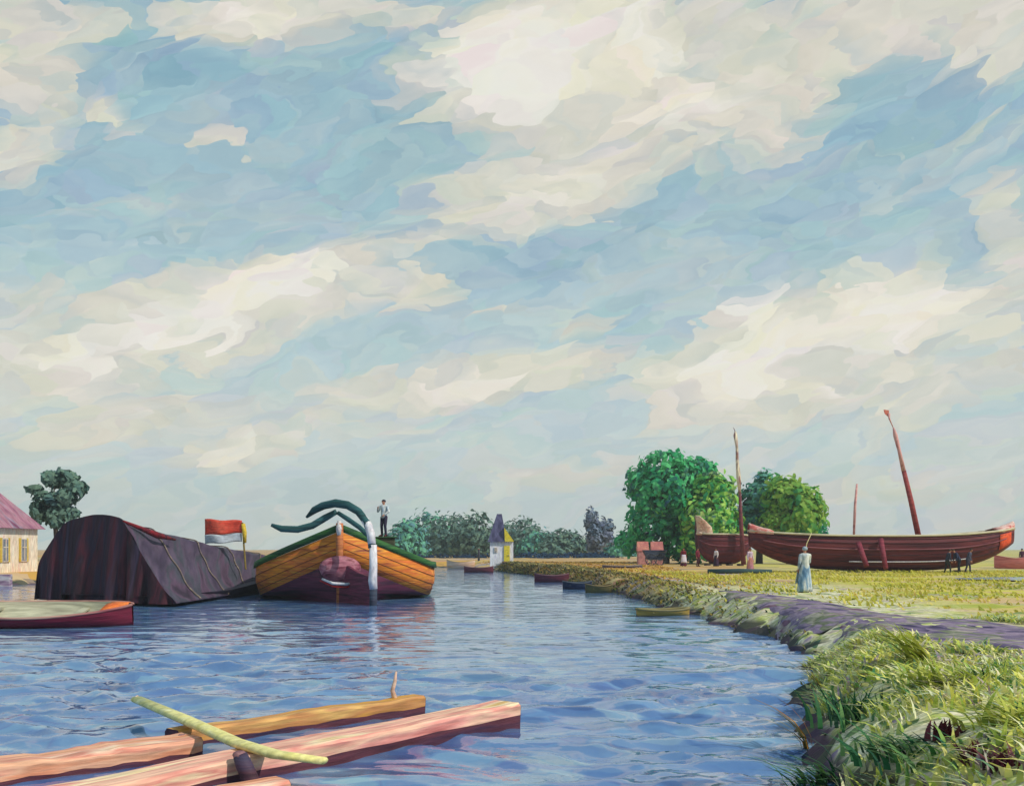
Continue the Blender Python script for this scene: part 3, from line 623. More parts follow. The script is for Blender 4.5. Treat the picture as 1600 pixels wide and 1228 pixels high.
# ---- the orange barge, stern towards us
def make_barge():
    Y0 = 52.2; cx = X(531, Y0); root = empty('moored_barge', (cx, Y0, 0), R(6.0))
    tag(root, 'large orange and maroon wooden barge with green rail seen stern on', 'barge')
    L = 21.0
    def b_top(s): return .12+4.75*(1-math.exp(-s/1.75))*(1 if s < 8 else math.cos(min(1, (s-8)/13)*math.pi/2*.98)**.6)
    def st(t):
        s = L*(t**1.7); b0 = b_top(s); f = min(1, b0/4.67)
        rise = 0
        zt = 3.72-1.92*f+rise; zo = zt-.36*(1-.2*f); ob = zo-1.30-.12*f
        low = .10+4.3*(1-math.exp(-max(0, s-.2)/3.4))*(1 if s < 8 else math.cos(min(1, (s-8)/13)*math.pi/2*.98)**.6)
        b2 = b0*.985
        return [(low*.55, -.7, s), (low*.9, -.1, s), (max(low, .12)*.96+.02, min(.35, ob*.5), s), (b2*.955, ob, s), (b2*1.0+.02, (ob+zo)/2, s), (b2+.01, zo, s), (b0+.07, zo, s), (b0+.03, zt, s)]
    OR = plank_mat('orange_planks', [(150,72,44),(196,108,44),(214,134,40),(206,104,50),(222,152,56),(132,62,52)], s=1.5, fine=.3)
    MRN = plank_mat('maroon_hull', [(46,26,44),(78,34,58),(98,40,66),(56,30,50),(30,40,50)], s=1.2)
    GRN = plank_mat('green_rail', [(16,48,34),(28,74,38),(56,104,44),(20,58,46)], s=1.4)
    hull(root, L, st, None, [(0, 3, 'lower_hull', MRN), (3, 5, 'side_planking', OR), (6, 7, 'rail', GRN)], n=56)
    SEAM = plank_mat('wale_brown', [(96,50,36),(130,74,40),(84,36,40)])
    for kk, fr in ((3, .35), (3, .8), (4, .4)):
        for sg in (-1, 1):
            pts = []
            for i in range(1, 50):
                q = st(i/56); a, c_ = q[kk], q[kk+1]; pts.append((sg*(a[0]*(1-fr)+c_[0]*fr+.02), a[2], a[1]*(1-fr)+c_[1]*fr))
            b = MB(); b.tube(pts, .016, 6); b.build('plank_seam', SEAM, root, smooth=True)
    # deck
    b = MB(); rows = []
    for i in range(40):
        s = .3+(L-1)*i/39; q = b_top(s)-.12; z = 3.72-1.92*min(1, b_top(s)/4.67)-.5
        rows.append([(-q, s, z), (-q*.4, s, z+.06), (q*.4, s, z+.06), (q, s, z)])
    b.grid(rows); b.build('deck', plank_mat('deck_planks', [(110,86,64),(140,110,80),(90,80,80)]), root)
    b = MB(); b.box((0, 11, 1.65), (4.6, 9, .8)); b.box((0, 11, 2.08), (4.9, 9.3, .06)); b.build('hatch_cover', plank_mat('hatch', [(70,60,72),(96,80,86)]), root, bevel=.04)
    b = MB(); b.box((1.1, 3.3, 2.2), (3.0, 2.6, 1.78)); cb = b.build('cabin', plank_mat('cabin_wood', [(60,66,50),(84,84,60)]), root, bevel=.04)
    b = MB(); b.box((1.1, 3.3, 3.11), (3.2, 2.8, .05)); b.build('roof', plank_mat('cabin_roof', [(44,84,50),(60,96,56)]), cb)
    # stern post
    b = MB(); b.tube([(0, -.02, -.6), (0, -.12, 1.2), (0, -.18, 2.6), (0, -.2, 3.75)], [.16, .16, .17, .17], 8); b.build('stern_post', plank_mat('post_wood', [(150,70,50),(196,120,70),(120,60,60)]), root, smooth=True)
    b = MB(); b.tube([(-.02, -.26, 3.18), (-.02, -.27, 3.5), (-.02, -.26, 3.86)], [.11, .15, .08], 8)
    b.build('post_cap', pmat('white_worn', [(196,186,190),(226,220,216),(206,180,180)], 3, rough=.6), root, smooth=True)
    # rudder swung over to the right
    WH = pmat('white_post_paint', [(196,190,206),(226,222,224),(206,196,200),(168,178,190)], 2.2, (1, 1, 3), rough=.55)
    e = P(583, 945, 49.4); ex, ey = e.x-cx, 49.4-Y0
    rv = Matrix.Rotation(-R(6.0), 3, 'Z') @ Vector((ex, ey, 0)); rx, ry = rv.x, rv.y
    b = MB()
    blade_pts = [(0.02, -.1, -.6), (0.02, -.15, 1.45), (rx*.25, ry*.25, 1.75), (rx*.6, ry*.6, 1.45), (rx*.96, ry*.96, 1.25), (rx*.96, ry*.96, -.6)]
    nv = Vector((-ry, rx, 0)).normalized()*.09
    n = len(blade_pts); vs = [Vector(p)+nv for p in blade_pts]+[Vector(p)-nv for p in blade_pts]
    b.add(vs, [tuple(range(n)), tuple(range(2*n-1, n-1, -1))]+[(i, i+n, (i+1) % n+n, (i+1) % n) for i in range(n)])
    rud = b.build('rudder', plank_mat('rudder_maroon', [(52,26,40),(92,34,56),(120,50,72),(66,30,44)]), root, bevel=.03)
    b = MB(); b.tube([(rx+.02, ry, .72), (rx-.02, ry, 1.1), (rx+.01, ry, 1.7), (rx-.0, ry, 2.72)], [.18, .2, .18, .17], 10, flat=1.0); b.build('rudder_post', WH, root, smooth=True)
    b = MB(); b.tube([(rx, ry, -.5), (rx, ry, .1), (rx+.02, ry, .74)], [.16, .17, .17], 10); b.build('rudder_heel', plank_mat('heel_dark', [(30,34,56),(56,66,84),(40,30,50)]), root, smooth=True)
    # tiller: a heavy curved green timber running from the post head over the stern
    RZ = Matrix.Rotation(-R(6.0), 3, 'Z')
    def loc(u, v, Y):
        q = P(u, v, Y); return RZ @ Vector((q.x-cx, q.y-Y0, q.z))
    b = MB(); tl = [(581,856,49.4),(580,838,49.5),(573,816,49.8),(560,799,50.2),(543,789,50.7),(524,786,51.2),(505,790,51.6),(491,797,51.9),(479,808,52.1)]
    b.tube([loc(*q) for q in tl], [.17,.17,.17,.18,.19,.2,.19,.17,.06], 10)
    TG = plank_mat('tiller_green', [(18,44,48),(28,70,70),(46,92,96),(20,52,56)], s=2)
    b.build('tiller', TG, root, smooth=True)
    b = MB(); b.tube([loc(581,850,49.38), loc(579.5,834,49.5), loc(575,820,49.75), loc(568,809,50.0)], .185, 10); b.build('tiller_sleeve', WH, root, smooth=True)
    b = MB(); hb = [(424,820,51.2),(440,826,51.2),(465,827,51.3),(488,821,51.4),(508,809,51.5),(526,799,51.6)]
    b.tube([loc(*q) for q in hb], [.08,.16,.17,.17,.17,.13], 10); b.build('helm_bar', TG, root, smooth=True)
    b = MB(); hb = [(528,801,51.55),(545,812,51.3),(562,824,50.9),(577,838,50.0)]
    b.tube([loc(*q) for q in hb], [.1,.12,.12,.12], 8); b.build('helm_brace', TG, root, smooth=True)
    # swelling fender under the stern with pale rope along its foot
    b = MB(); c = loc(531, 890, 51.6)
    rows = []
    for i in range(11):
        t = i/10; z = .9-1.75*t; w = .98*(math.sin(math.pi*(.06+.8*t**.75))**.8)
        rows.append([(c.x+w*math.cos(a)*1.0, c.y+.22-.5*math.sin(a)*math.sin(math.pi*(.1+.8*t)), c.z+z*.72) for a in [math.pi*k/12 for k in range(13)]])
    b.grid(rows)
    fd = b.build('stern_fender', pmat('fender_pink', [(80,32,50),(120,54,70),(154,88,104),(176,116,126),(104,36,48)], 2.2, (2.5, 1, .6), rough=.7), root, smooth=True, solid=.05)
    b = MB(); b.tube([(c.x-.8, c.y-.3, c.z-.42), (c.x-.3, c.y-.55, c.z-.62), (c.x+.3, c.y-.56, c.z-.66), (c.x+.85, c.y-.3, c.z-.58)], [.05, .07, .07, .05], 8); b.build('rope', WH, fd, smooth=True)
    b = MB(); b.tube([(c.x-.9, c.y-.28, c.z-.5), (c.x-.3, c.y-.5, c.z-.76), (c.x+.3, c.y-.5, c.z-.8), (c.x+.95, c.y-.25, c.z-.66)], [.03, .05, .05, .03], 6); b.build('red_cord', pmat('red_cord', [(150,24,34),(190,40,44)], 3), fd, smooth=True)
    # diagonal iron strap on the right quarter, pale line along the left
    return root, cx, Y0
barge, BX, BY = make_barge()

# ---- barge under a dark tarpaulin
def make_covered():
    ox, oy = -18.8, 50.0; root = empty('covered_barge', (ox, oy, 0), 0)
    tag(root, 'barge heaped high under a dark purple and maroon tarpaulin', 'barge')
    # front outline (picture) from left foot over the crest to right foot
    out = [(57,925),(58,900),(62,878),(74,856),(90,832),(104,816),(128,808),(150,804),(172,805),(190,811),(200,826),(212,848),(226,872),(242,898),(258,922),(276,942)]
    front = []
    for (u, v) in out:
        t = (u-57)/(276-57); Y = 53.0-5.0*t; q = P(u, v, Y); front.append(Vector((q.x-ox, q.y-oy, max(q.z, .12))))
    fr2 = []
    for k in range(len(front)-1):
        p0, p1, p2, p3 = front[max(k-1, 0)], front[k], front[k+1], front[min(k+2, len(front)-1)]
        for j in range(4):
            t = j/4; fr2.append(.5*((2*p1)+(p2-p0)*t+(2*p0-5*p1+4*p2-p3)*t*t+(3*p1-p0-3*p2+p3)*t**3))
    front = fr2+[front[-1]]
    n = len(front); rows = []; NS = 34; Lb = 23.0
    for i in range(NS+1):
        t = i/NS; row = []
        zs = 1-.54*t**.72
        for k, p in enumerate(front):
            cxm = .6
            wid = 1-.08*t-.25*max(0, t-.8)
            fold = .09*math.sin(k*.55+i*.5)*math.sin(i*.9+k*.25)*(1 if 0 < k < n-1 else 0)
            x = (p.x-cxm)*wid+cxm+.6*t+2.8*t*p.z/4+fold*.5; y = p.y+(Lb+(-p.y-2))*t*1.0; z = p.z*zs+fold*.5 if p.z > .3 else p.z
            row.append((x, y, max(z, .1)))
        rows.append(row)
    TARP = pmat('tarp_side', [(54,42,62),(66,54,74),(80,66,84),(62,64,74),(84,62,82),(52,38,54)], .45, (1, 2.6, .6), (R(25), 0, R(6)), rough=.85, bump=.5, bd=.12)
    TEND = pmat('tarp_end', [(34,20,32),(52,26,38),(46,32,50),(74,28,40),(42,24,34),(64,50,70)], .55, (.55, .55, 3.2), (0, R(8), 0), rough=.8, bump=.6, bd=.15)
    b = MB(); b.grid(rows); sd_ = b.build('tarpaulin', TARP, root, smooth=True, solid=.04)
    LASH = plank_mat('lashing_rope', [(150,136,116),(120,104,96),(96,84,90)])
    for i in (5, 12, 19, 26):
        b = MB(); b.tube([Vector(p)+Vector((.03, -.0, .05)) for p in rows[i]], .035, 6); b.build('lashing', LASH, sd_, smooth=True)
    # gable end hanging in folds, slightly hollow
    b = MB(); c = Vector((sum(p.x for p in front)/n-.1, front[0].y*.5+front[-1].y*.5, .0)); rows2 = []
    for j in range(9):
        s = j/8; r = []
        for k, p in enumerate(front):
            base = Vector((p.x*.96, c.y+(p.x-c.x)*(front[-1].y-front[0].y)/(front[-1].x-front[0].x), .1))
            q = Vector((p.x, p.y, p.z)).lerp(Vector((c.x+(p.x-c.x)*.25, base.y, .1)), s) if False else Vector((p.x+(c.x+.3-p.x)*(1-s)*0, p.y, p.z*(1-s)+.1*s))
            wav = (.2*math.sin(k*.62)+.12*math.sin(k*1.37+1))*(s**.7)
            r.append((q.x+math.sin(k*.7)*.1*s, q.y-.05-wav-.35*s*(1-abs(k/(n-1)-.5)*1.6), q.z))
        rows2.append(r)
    b.grid(rows2[::-1]); b.build('tarpaulin_end', TEND, root, smooth=True)
    # red-edged fold along the crest
    b = MB(); f0 = front[37]; b.tube([f0+Vector((.0, -.06, 0)), f0+Vector((1.0, 1.6, -.62)), f0+Vector((1.3, 3.4, -.82))], [.05, .16, .05], 8)
    b.build('fold_edge', pmat('fold_red', [(60,12,22),(130,22,34),(40,16,34)], 2), root, smooth=True)
    # hull: dark planks under the cloth, rising to the far stern
    b = MB(); rows = []
    for i in range(31):
        t = i/30; s = -1.2+24.6*t; w = 4.15*(1-.08*t)*math.sin(math.pi*min(1, (.12+t*1.05) if t < .4 else .5 if t < .8 else .5+(t-.8)*1.9))**.55
        lft = 1.6*(1-t); z = .42+.9*max(0, t-.3)
        rows.append([(-w*.86+.1+t, s+2.5*(1-t), -.5), (-w+.1+t, s+2.5*(1-t), z), (w*.86+.1+t, s-.0, -.5)][:2]+[(w+.1+t, s+.0, z), (w*.86+.1+t, s, -.5)])
    b.grid(rows, closed=True); b.build('hull', plank_mat('dark_hull', [(30,24,38),(48,34,54),(38,30,46)]), root, smooth=False)
make_covered()

# ---- flag on its yellow staff, standing on the covered barge's far deck
def make_flag():
    Y = 60.0; foot = P(384, 868, Y); root = empty('flag_on_staff', foot); tag(root, 'small red and pale lilac flag on a short yellow staff above the covered barge', 'flag')
    def l(u, v): q = P(u, v, Y); return Vector((q.x-foot.x, 0, q.z-foot.z))
    b = MB(); b.tube([(0, 0, -.75), l(381, 850), l(379, 816)], [.05, .05, .045], 8); b.build('staff', pmat('staff_dark', [(120,100,50),(150,130,60)], 3), root)
    b = MB(); b.tube([l(382.5, 848), l(382, 832), l(380, 818)], [.09, .13, .11], 8); b.build('hoist_band', pmat('hoist_yellow', [(196,160,40),(214,184,60)], 3), root, smooth=True)
    def cloth(v0, v1, v2, v3, name, mt):
        b = MB(); rows = []
        for i in range(7):
            s = i/6; r = []
            for k in range(17):
                t = k/16; u = 378-59*t; a = v0+(v2-v0)*t; c = v1+(v3-v1)*t; q = l(u, a+(c-a)*s)
                r.append((q.x, .16*math.sin(t*7+s)*t, q.z+.03*math.sin(t*9)))
            rows.append(r)
        b.grid(rows); b.build(name, mt, root, smooth=True, solid=.012)
    cloth(813, 833, 811, 836, 'red_stripe', pmat('flag_red', [(196,60,44),(214,78,60),(206,90,70)], 2.2, (2, 1, 1), rough=.9, bump=.2))
    cloth(833.3, 846, 836.3, 850, 'pale_stripe', pmat('flag_lilac', [(170,182,196),(186,194,204),(190,196,200)], 2.2, (2, 1, 1), rough=.9, bump=.2))
make_flag()

# ---- generic open rowing boat
def rowboat(name, loc, rz, label, L, B, H, cols_out, cols_in, group=None, strip=None, seats=2, cat='rowing boat', ends=None, sheer=.35):
    root = empty(name, loc, rz); tag(root, label, cat, group)
    def st(t):
        w = math.sin(math.pi*min(max(t, .002), .998))**.55; w = max(w, .03); e = abs(t-.5)*2
        z = H*(1+sheer*e*e)
        return [(B/2*w*.5, -.12+.25*e**4*H, L*(t-.5)), (B/2*w*.85, H*.35, L*(t-.5)), (B/2*w, z*.72, L*(t-.5)), (B/2*w*1.03, z, L*(t-.5))]
    mo = plank_mat(label[:20]+'_out', cols_out); mi_ = plank_mat(label[:20]+'_in', cols_in)
    n = 26; S = [st(i/n) for i in range(n+1)]
    b = MB()
    rows = [[(-q[0], q[2], q[1]) for q in s[::-1]]+[(q[0], q[2], q[1]) for q in s] for s in S]; b.grid(rows)
    b.build('hull', mo, root, smooth=True)
    b = MB(); rows = [[(-q[0]*.93, q[2]*.985, q[1]+.04) for q in s[::-1]]+[(q[0]*.93, q[2]*.985, q[1]+.04) for q in s] for s in S]; b.grid([r[::-1] for r in rows]); b.build('lining', mi_, root, smooth=True)
    b = MB()
    for sg in (-1, 1): b.tube([(sg*s[3][0]*.985, s[3][2], s[3][1]+.03) for s in S], .045*max(1, H), 6)
    b.build('gunwale', plank_mat(label[:20]+'_rim', strip or cols_in), root, smooth=True)
    for k in range(seats):
        y = L*(-.22+.44*k/max(1, seats-1)); b = MB(); b.box((0, y, H*.72), (B*.8, .26, .05)); b.build('seat', mi_, root)
    if ends:
        for sg in ends:
            b = MB(); tt = [.015, .05, .09, .13]; rows = []
            for t in tt:
                t2 = t if sg < 0 else 1-t; s = st(t2); rows.append([(-s[3][0]*.97, s[3][2], s[3][1]+.05), (0, s[3][2], s[3][1]+.12), (s[3][0]*.97, s[3][2], s[3][1]+.05)])
            b.grid(rows if sg < 0 else rows[::-1]); b.build('end_deck', pmat('orange_deck', [(214,96,40),(230,130,56)], 3), root, smooth=True, solid=.03)
    return root
rowboat('open_rowing_boat', (-16.0, 36.6, 0), R(-86), 'cream lined rowing boat with maroon hull and orange end beside the dark covered barge', 6.6, 2.9, .5, [(84,20,40),(120,30,54),(96,24,44)], [(150,146,120),(180,176,150),(166,160,136),(196,186,164)], ends=(1,), strip=[(120,40,60),(170,120,110),(196,170,150)]).rotation_euler = (R(0), R(8), R(-86))

# ---- long beached boat and its neighbour
def beached(name, Y, label, u0, u1, vtop0, vmid, vtop1, vbot, cols, B, ends0, ends1):
    x0, x1 = X(u0, Y), X(u1, Y); L = x1-x0; cxm = (x0+x1)/2; zg = gz(cxm, Y); root = empty(name, (cxm, Y, zg)); tag(root, label, 'boat')
    z0, zm, z1 = (P(0, v, Y).z-zg for v in (vtop0, vmid, vtop1)); zb = max(.25, P(0, vbot, Y).z-zg)
    n = 44
    def st(t):
        x = L*(t-.5); e = 2*t-1; ze = z0 if e < 0 else z1; zt = zm+(ze-zm)*abs(e)**2.6
        w = B/2*max(.04, (1-abs(e)**3.2))**.7; k = abs(e)**3.4; zk = zb*.35+(zt-.5-zb*.35)*k*.78
        sh = (zt-zk)
        return x, w, zt, zk, sh
    rows = []
    for i in range(n+1):
        x, w, zt, zk, sh = st(i/n); prof = [(1, 1.0), (.99, .72), (.93, .45), (.7, .16), (.12, 0)]
        r = [(x, -w*a, zk+sh*c) for a, c in prof]+[(x, w*a, zk+sh*c) for a, c in prof[::-1]]; rows.append(r)
    b = MB(); b.grid(rows)
    HM = plank_mat(name+'_hull', cols, 'x', 1.1)
    b.build('hull', HM, root, smooth=True, solid=.06)
    b = MB(); b.grid([[(st(i/n)[0], -st(i/n)[1]*.98, st(i/n)[2]-.35), (st(i/n)[0], st(i/n)[1]*.98, st(i/n)[2]-.35)] for i in range(n+1)]); b.build('deck', plank_mat(name+'_deck', [(150,130,100),(120,90,80)], 'x'), root)
    CR = plank_mat(name+'_rim', [(176,164,136),(206,196,168),(190,176,150)], 'x')
    b = MB()
    for sg in (-1, 1): b.tube([(st(i/n)[0], sg*st(i/n)[1]*1.01, st(i/n)[2]+.03) for i in range(n+1)], .085, 6)
    b.build('gunwale', CR, root, smooth=True)
    b = MB(); b.tube([(st(i/n)[0], -st(i/n)[1]*.985-.03, st(i/n)[3]+st(i/n)[4]*.62) for i in range(2, n-1)], .05, 6); b.build('rubbing_strake', plank_mat(name+'_strake', [(110,50,62),(150,90,96)], 'x'), root, smooth=True)
    SM = plank_mat(name+'_seam', [(40,18,26),(60,28,34)], 'x')
    for fr in (.28, .45, .8, .92):
        b = MB(); b.tube([(st(i/n)[0], -st(i/n)[1]*(.80 if fr < .3 else .94 if fr < .5 else .99)-.04, st(i/n)[3]+st(i/n)[4]*fr) for i in range(2, n-1)], .022, 5); b.build('plank_seam', SM, root, smooth=True)
    # low keel blocks the hull sits on
    kb = plank_mat(name+'_block', [(70,60,56),(96,84,70)], 'x')
    for k in (-.3, -.1, .1, .3): b = MB(); b.box((L*k, 0, zb*.2), (.35, 1.6, zb*.42+.06)); b.build('keel_block', kb, root)
    for e, mt in ((0, ends0), (1, ends1)):
        if mt is None: continue
        b = MB(); rows = []
        for t in (0, .012, .03, .055, .08):
            tt = t if e == 0 else 1-t; x, w, zt, zk, sh = st(tt); o = w+.05
            rise = .55*(1-t/.08)**1.5
            rows.append([(x, -o, zt-.10), (x, -o*.98, zt+.12+rise*.5), (x, 0, zt+.25+rise*.6), (x, o*.98, zt+.12+rise*.5), (x, o, zt-.10)])
        b.grid(rows); b.build('bow_board' if e == 0 else 'stern_board', mt, root, smooth=True, solid=.05)
    return root, st, zg
PKW = pmat('board_pink_white', [(176,60,64),(206,120,110),(222,190,180),(214,170,150)], 2.4, (3, 1, 1), rough=.6)
CRW = pmat('board_cream', [(214,170,146),(226,200,176),(206,150,130),(222,210,180)], 2.4, (3, 1, 1), rough=.6)
big, bst, bzg = beached('beached_boat', 80, 'long maroon wooden boat lying on the bank with a leaning red mast', 1170, 1583, 830, 838, 826, 893,
        [(62,24,34),(92,36,44),(112,46,50),(74,32,46),(128,62,58)], 4.2, PKW, PKW)
def on_big(u, v, dy=-2.3): q = P(u, v, 80+dy); return Vector((q.x-big.location.x, dy, q.z-big.location.z))
def bigpart(name, pts, rad, mt, **k):
    b = MB(); b.tube(pts, rad, 8); return b.build(name, mt, big, smooth=True, **k)
RED = plank_mat('mast_red', [(120,44,48),(150,62,62),(170,84,80)], s=2); PINKM = pmat('mast_pink', [(196,130,130),(214,160,156),(176,100,104)], 2)
def bp_(u, v, dy=0.0): q = P(u, v, 80+dy); return (q.x-big.location.x, dy, q.z-big.location.z)
bigpart('mast', [bp_(1436,842), bp_(1424,785), bp_(1412,735)], [.22,.20,.17], RED)
bigpart('mast_top', [bp_(1412,736), bp_(1405,704), bp_(1399,680), bp_(1396,668)], [.17,.13,.17,.06], PINKM)
bigpart('pole_mast', [bp_(1334,842,.5), bp_(1336,790,.5), bp_(1339,756,.5)], [.09,.10,.07], PINKM)
bigpart('mast_truck', [bp_(1396,669), bp_(1389.5,654), bp_(1389,646)], [.03,.06,.09], PINKM)
b = MB(); q = [bp_(1389,641), bp_(1381,640), bp_(1382.5,646), bp_(1389,652)]; b.add([Vector(a) for a in q]+[Vector(a)+Vector((0, .06, 0)) for a in q], [(0,1,2,3),(7,6,5,4),(0,4,5,1),(1,5,6,2),(2,6,7,3),(3,7,4,0)]); b.build('pennant', pmat('pennant_red', [(196,90,80),(214,130,110)], 3), big)
for (a, c, r) in (((1341,848,-2.35),(1354,884,-3.4),.2), ((1376,842,-2.35),(1384,888,-3.2),.2)):
    bigpart('prop_timber', [bp_(*a), bp_(*c)], [r, r*.9], plank_mat('prop_maroon', [(110,34,52),(140,56,70)], s=2))
# orange panel near the right end
b = MB()
pr = []
for tt in (.925, .945, .965, .982):
    x, w, zt, zk, sh = bst(tt); pr.append([(x, -(w*a)-.055, zk+sh*c) for a, c in ((.99,.86),(.985,.65),(.94,.42),(.85,.25))])
b.grid(pr); b.build('orange_panel', pmat('orange_panel', [(206,64,34),(222,90,44)], 2.5), big, smooth=True, solid=.03)
b = MB(); b.tube([(bst(t/40)[0], -bst(t/40)[1]*.86-.08, bst(t/40)[3]+bst(t/40)[4]*.27) for t in range(14, 33)], [.045]*19, 6); b.build('water_line_rope', pmat('rope_pale', [(186,180,196),(200,196,190)], 3), big, smooth=True)

b2, b2st, _ = beached('beached_boat', 106, 'dark red boat with tall cream curved prow beached left of the long boat', 1088, 1174, 834, 835, 838, 886,
        [(74,26,34),(104,36,40),(88,30,46),(60,28,44)], 2.8, CRW, None)
def b2p(u, v, dy=0.0): q = P(u, v, 106+dy); return (q.x-b2.location.x, dy, q.z-b2.location.z)
b = MB(); rows = []
for (ul, ur, v) in ((1087,1093,805),(1088,1102,812),(1089,1112,822),(1090,1114,832),(1093,1106,842)):
    rows.append([b2p(ul, v, -.2), b2p((ul+ur)/2, v+1, -.75), b2p(ur, v+1, -1.0)])
b.grid(rows); b.build('prow_wing', CRW, b2, smooth=True, solid=.08)
b = MB(); b.tube([b2p(1088,806), b2p(1088,840), b2p(1092,880)], [.1,.17,.16], 8); b.build('stem_post', plank_mat('stem_dark', [(56,30,40),(84,40,48)]), b2, smooth=True)
b = MB(); b.tube([b2p(1162,882,-1.9), b2p(1158,820,-1.9), b2p(1156,770,-1.9)], [.24,.20,.13], 8); b.build('mast', plank_mat('mast_dark', [(84,34,44),(120,60,64)], s=2), b2, smooth=True)
b = MB(); b.tube([b2p(1156,771,-1.9), b2p(1154,745,-1.9), b2p(1152,722,-1.9), b2p(1151.5,700,-1.9), b2p(1149,680,-1.9), b2p(1149,674,-1.9)], [.13,.22,.15,.13,.19,.08], 8)
b.build('mast_top', pmat('mast_cream', [(206,190,160),(222,210,184),(140,90,96),(214,190,110)], 1.2, (1, 1, 2), rough=.6), b2, smooth=True)
b = MB(); b.tube([b2p(1149,675,-1.9), b2p(1146,668,-1.9)], [.04,.02], 6); b.build('mast_spike', plank_mat('spike', [(84,34,44),(120,60,64)]), b2)

# moored small boats along the point
def small(u, v, px_len, label, co, ci, rzd, H=.35, name='skiff', B=1.3, z=0.0, **k):
    Y = (EYE-z)*F/(v-HOR)
    if z == 0.0:
        while Y > 20 and max(gz(X(u, Y)+k, Y+j) for k in (-px_len/F*Y*.4, 0, px_len/F*Y*.4) for j in (-.5, .5)) > -.1: Y -= .4
    return rowboat(name, (X(u, Y), Y, z), R(rzd), label, px_len/F*Y, B, H, co, ci, cat='boat', **k)
small(902, 909, 46, 'navy blue skiff lying at the tip of the ochre bank', [(26,38,66),(36,54,84)], [(60,70,90),(90,96,96)], -86)
small(936, 915, 44, 'olive skiff moored at the bank just right of the navy skiff', [(70,72,50),(110,100,56)], [(130,110,70),(90,84,60)], -80)
small(862, 899, 54, 'maroon skiff along the ochre bank left of the navy skiff', [(84,28,50),(104,44,64)], [(120,80,90),(90,60,70)], -88, H=.45)
small(748, 894, 46, 'low maroon skiff in front of the white tower house', [(90,30,50),(110,50,60)], [(130,90,90),(110,80,80)], -90, H=.45)
small(720, 886, 44, 'small cream and orange boat on the far water left of the tower house', [(200,150,110),(222,200,180)], [(196,150,90),(214,180,120)], -90, H=.8, B=1.6)
small(1036, 946, 92, 'narrow yellow punt moored along the near edge of the bank', [(130,116,60),(176,146,70),(96,96,64)], [(150,136,80),(110,104,80)], -70, H=.17, B=1.0)
small(1588, 888, 70, 'small pink hulled boat at the right edge beyond the long boat', [(176,90,96),(206,130,130)], [(196,120,110),(170,100,100)], -88, z=.82, H=.8, B=1.8)
small(972, 888, 62, 'flat dark punt pulled up on the ochre ground', [(60,60,84),(84,84,110)], [(110,104,110),(140,130,120)], -90, z=.82, H=.18, B=1.2)

# fallen dark green spar before the second boat
Yl = 74; q0, q1 = P(1106, 892, Yl), P(1206, 896, Yl); c = (q0+q1)/2; zz = gz(c.x, Yl)+.16
root = empty('timber_log', (c.x, Yl, zz)); tag(root, 'long dark green timber lying on the ground in front of the beached boats', 'log')
b = MB(); b.tube([(q0.x-c.x, 0, 0), (0, .1, .02), (q1.x-c.x, 0, 0)], [.16,.18,.13], 9); b.build('shaft', plank_mat('log_green', [(28,48,56),(44,70,70),(60,80,76)], 'x'), root, smooth=True)

# ================================================================== buildings
def gable_house(name, label, cx, Y, W, D, zg, eave, ridge, wallm, roofm, cat, hip=0.0, over=.45):
    root = empty(name, (cx, Y, zg)); tag(root, label, cat)
    e, r = eave-zg, ridge-zg
    b = MB(); b.box((0, 0, e/2-.2), (W, D, e+.4)); b.build('wall', wallm, root)
    b = MB(); w, d = W/2+over, D/2+over; z0 = e-.12; hx = w-hip
    vs = [(-w,-d,z0),(w,-d,z0),(w,d,z0),(-w,d,z0),(-hx,0,r),(hx,0,r)]
    b.add(vs, [(0,1,5,4),(2,3,4,5),(1,2,5),(3,0,4),(3,2,1,0)]); rf = b.build('roof', roofm, root)
    return root, e, rf
WALLH = pmat('house_plaster', [(218,188,163),(234,220,190),(226,199,173),(239,228,205),(218,172,152)], 1.1, (.6, .6, 2.5), rough=.9)
ROOFH = pmat('pink_tiles', [(126,75,100),(154,101,120),(169,120,132),(145,126,144),(116,61,88)], .9, (2.5, 1, 1), (0, R(35), 0), rough=.85)
hroot, he, hrf = gable_house('canal_house', 'cream walled house with pink tiled roof at the left edge', -41.9, 80, 11.4, 7.5, gz(-38, 78)-.1, 4.1, 9.6, WALLH, ROOFH, 'house', hip=5.4)
YEL = pmat('yellow_shutter', [(196,160,50),(214,184,80)], 2); DKG = pmat('window_glass', [(110,110,120),(140,146,150)], 1, rough=.15, spec=.6)
def window(root, x, z, w, h, y, shutter=True):
    b = MB(); b.box((x, y-.05, z), (w, .1, h)); fr = b.build('window', pmat('window_frame', [(214,204,190),(200,180,170)], 2), root)
    b = MB(); b.box((x, y-.07, z), (w-.16, .1, h-.16)); b.build('pane', DKG, fr)
    b = MB(); b.box((x, y-.13, z), (.05, .05, h-.16)); b.box((x, y-.128, z), (w-.16, .045, .05)); b.build('glazing_bar', WALLH, fr)
    if shutter:
        for s in (-1, 1): b = MB(); b.box((x+s*(w*.5+.24), y-.06, z), (.42, .08, h+.05)); b.build('shutter', YEL, root, bevel=.01)
for wx in (4.15, 1.6): window(hroot, wx, 2.0, .8, 1.5, -3.75)
